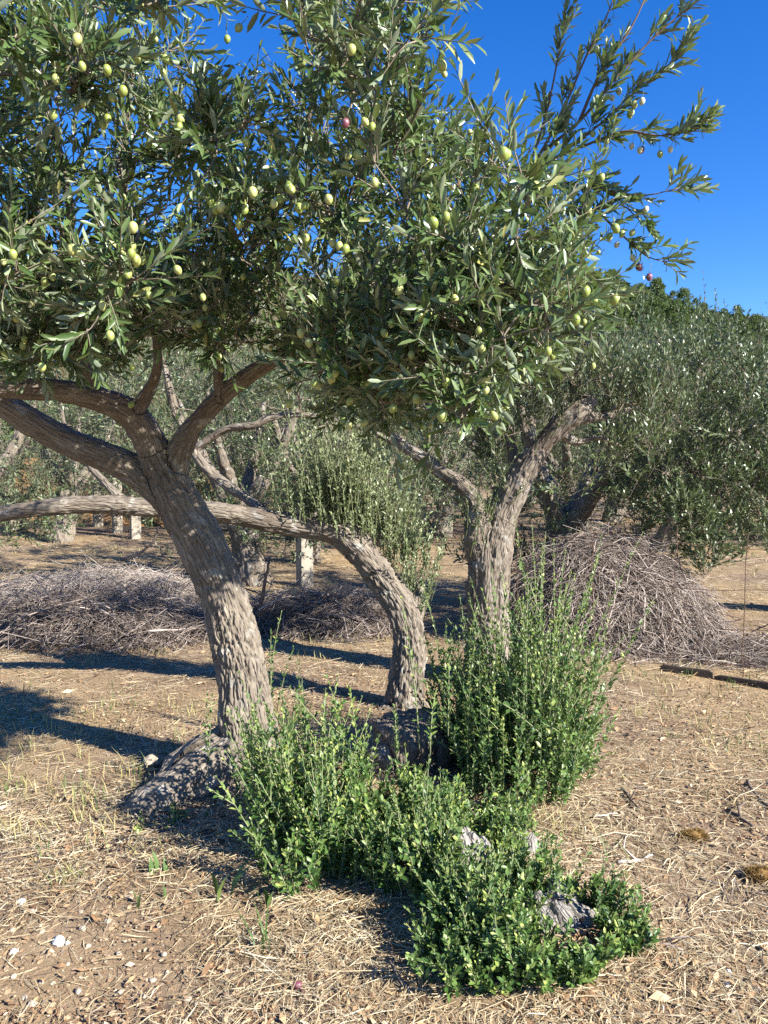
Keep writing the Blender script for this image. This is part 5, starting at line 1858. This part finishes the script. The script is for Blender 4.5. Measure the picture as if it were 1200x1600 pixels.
    sf = [[i * 9 + j, (i + 1) * 9 + j, (i + 1) * 9 + (j + 1) % 9, i * 9 + (j + 1) % 9] for i in range(4) for j in range(9)]
    st = [[45, j, (j + 1) % 9] for j in range(9)] + [[46, 36 + (j + 1) % 9, 36 + j] for j in range(9)]

    def stone(label, px, py, s, mat, flat=0.6, group=None, name='stone'):
        c = G(px, py)
        c[2] = gz(c[0], c[1])
        k = base_s * (1 + 0.22 * vnoise(base_s * 1.7 + rng.uniform(0, 50, 3), 3)[:, None])
        k = k * np.array([s * rng.uniform(.8, 1.2), s * rng.uniform(.7, 1.1), s * flat])
        a = rng.uniform(0, 6.28)
        R = np.array([[math.cos(a), -math.sin(a), 0], [math.sin(a), math.cos(a), 0], [0, 0, 1]])
        me = mk_mesh(name, k @ R.T, [np.array(sf), np.array(st)], None, False)
        o = mk_obj(name, me, M[mat])
        o.location = c + np.array([0, 0, s * flat * 0.55])
        tag(o, label, 'stone', group)
    stone('largest bright white stone on bare soil at the lower left', 92, 1490, 0.021, 'white_stone', 0.75)
    stone('small white chip touching the largest white stone', 106, 1491, 0.009, 'white_stone')
    stone('white stone above the largest one, beside a tan pebble', 34, 1426, 0.014, 'white_stone', 0.8)
    stone('white stone half buried near the left edge, below the others', 22, 1502, 0.013, 'white_stone')
    stone('round tan stone beside the upper white stone', 51, 1440, 0.015, 'stone')
    stone('pale rock beside the root flare left of the leaning trunk', 238, 1206, 0.045, 'stone', 0.7)
    stone('white chip on the straw at the lower right, beside a dark scrap', 1137, 1528, 0.012, 'white_stone')
    stone('white chip at the lower right, below the other one', 1135, 1546, 0.010, 'white_stone')
    pts = [(40, 1570), (48, 1585), (95, 1590), (64, 1543), (128, 1480), (140, 1500), (15, 1540), (105, 1515), (175, 1512), (150, 1410), (130, 1440), (70, 1470), (20, 1470), (190, 1560), (240, 1540), (260, 1500), (120, 1560), (300, 1580), (170, 1460), (220, 1575),
           (1040, 1575), (1075, 1560), (1110, 1590), (1160, 1570), (1185, 1545), (1150, 1595), (1090, 1535), (1195, 1590), (1060, 1592), (990, 1590)]
    for a, b in pts:
        left = a < 600
        stone('tan pebble on the bare soil at the lower left' if left else 'tan pebble in the gritty soil at the lower right', a + rng.normal(0, 4), b + rng.normal(0, 4), rng.uniform(0.007, 0.014), 'stone', 0.65,
              'tan pebbles on bare soil at the lower left' if left else 'tan pebbles in the grit at the lower right')
    # fallen olives
    th = np.linspace(0.3, math.pi - 0.3, 6)
    for lab, (a, b), s in (('purple fallen olive lying on the straw near the bottom edge', (465, 1562), 0.0125), ('dark shrivelled fallen olive next to the purple one', (473, 1572), 0.010), ('dark shrivelled fallen olive left of the purple one', (352, 1571), 0.010)):
        c = G(a, b)
        c[2] = gz(c[0], c[1]) + s * 0.9
        me = mk_mesh('fallen_olive', base_s * np.array([s * 1.2, s * 0.9, s * 0.9]), [np.array(sf), np.array(st)])
        o = mk_obj('fallen_olive', me, M['olive_purple'] if 'purple fallen' in lab else M['wire'])
        o.location = c
        o.rotation_euler = (0, 0, rng.uniform(0, 6))
        tag(o, lab, 'olive')


small_things()
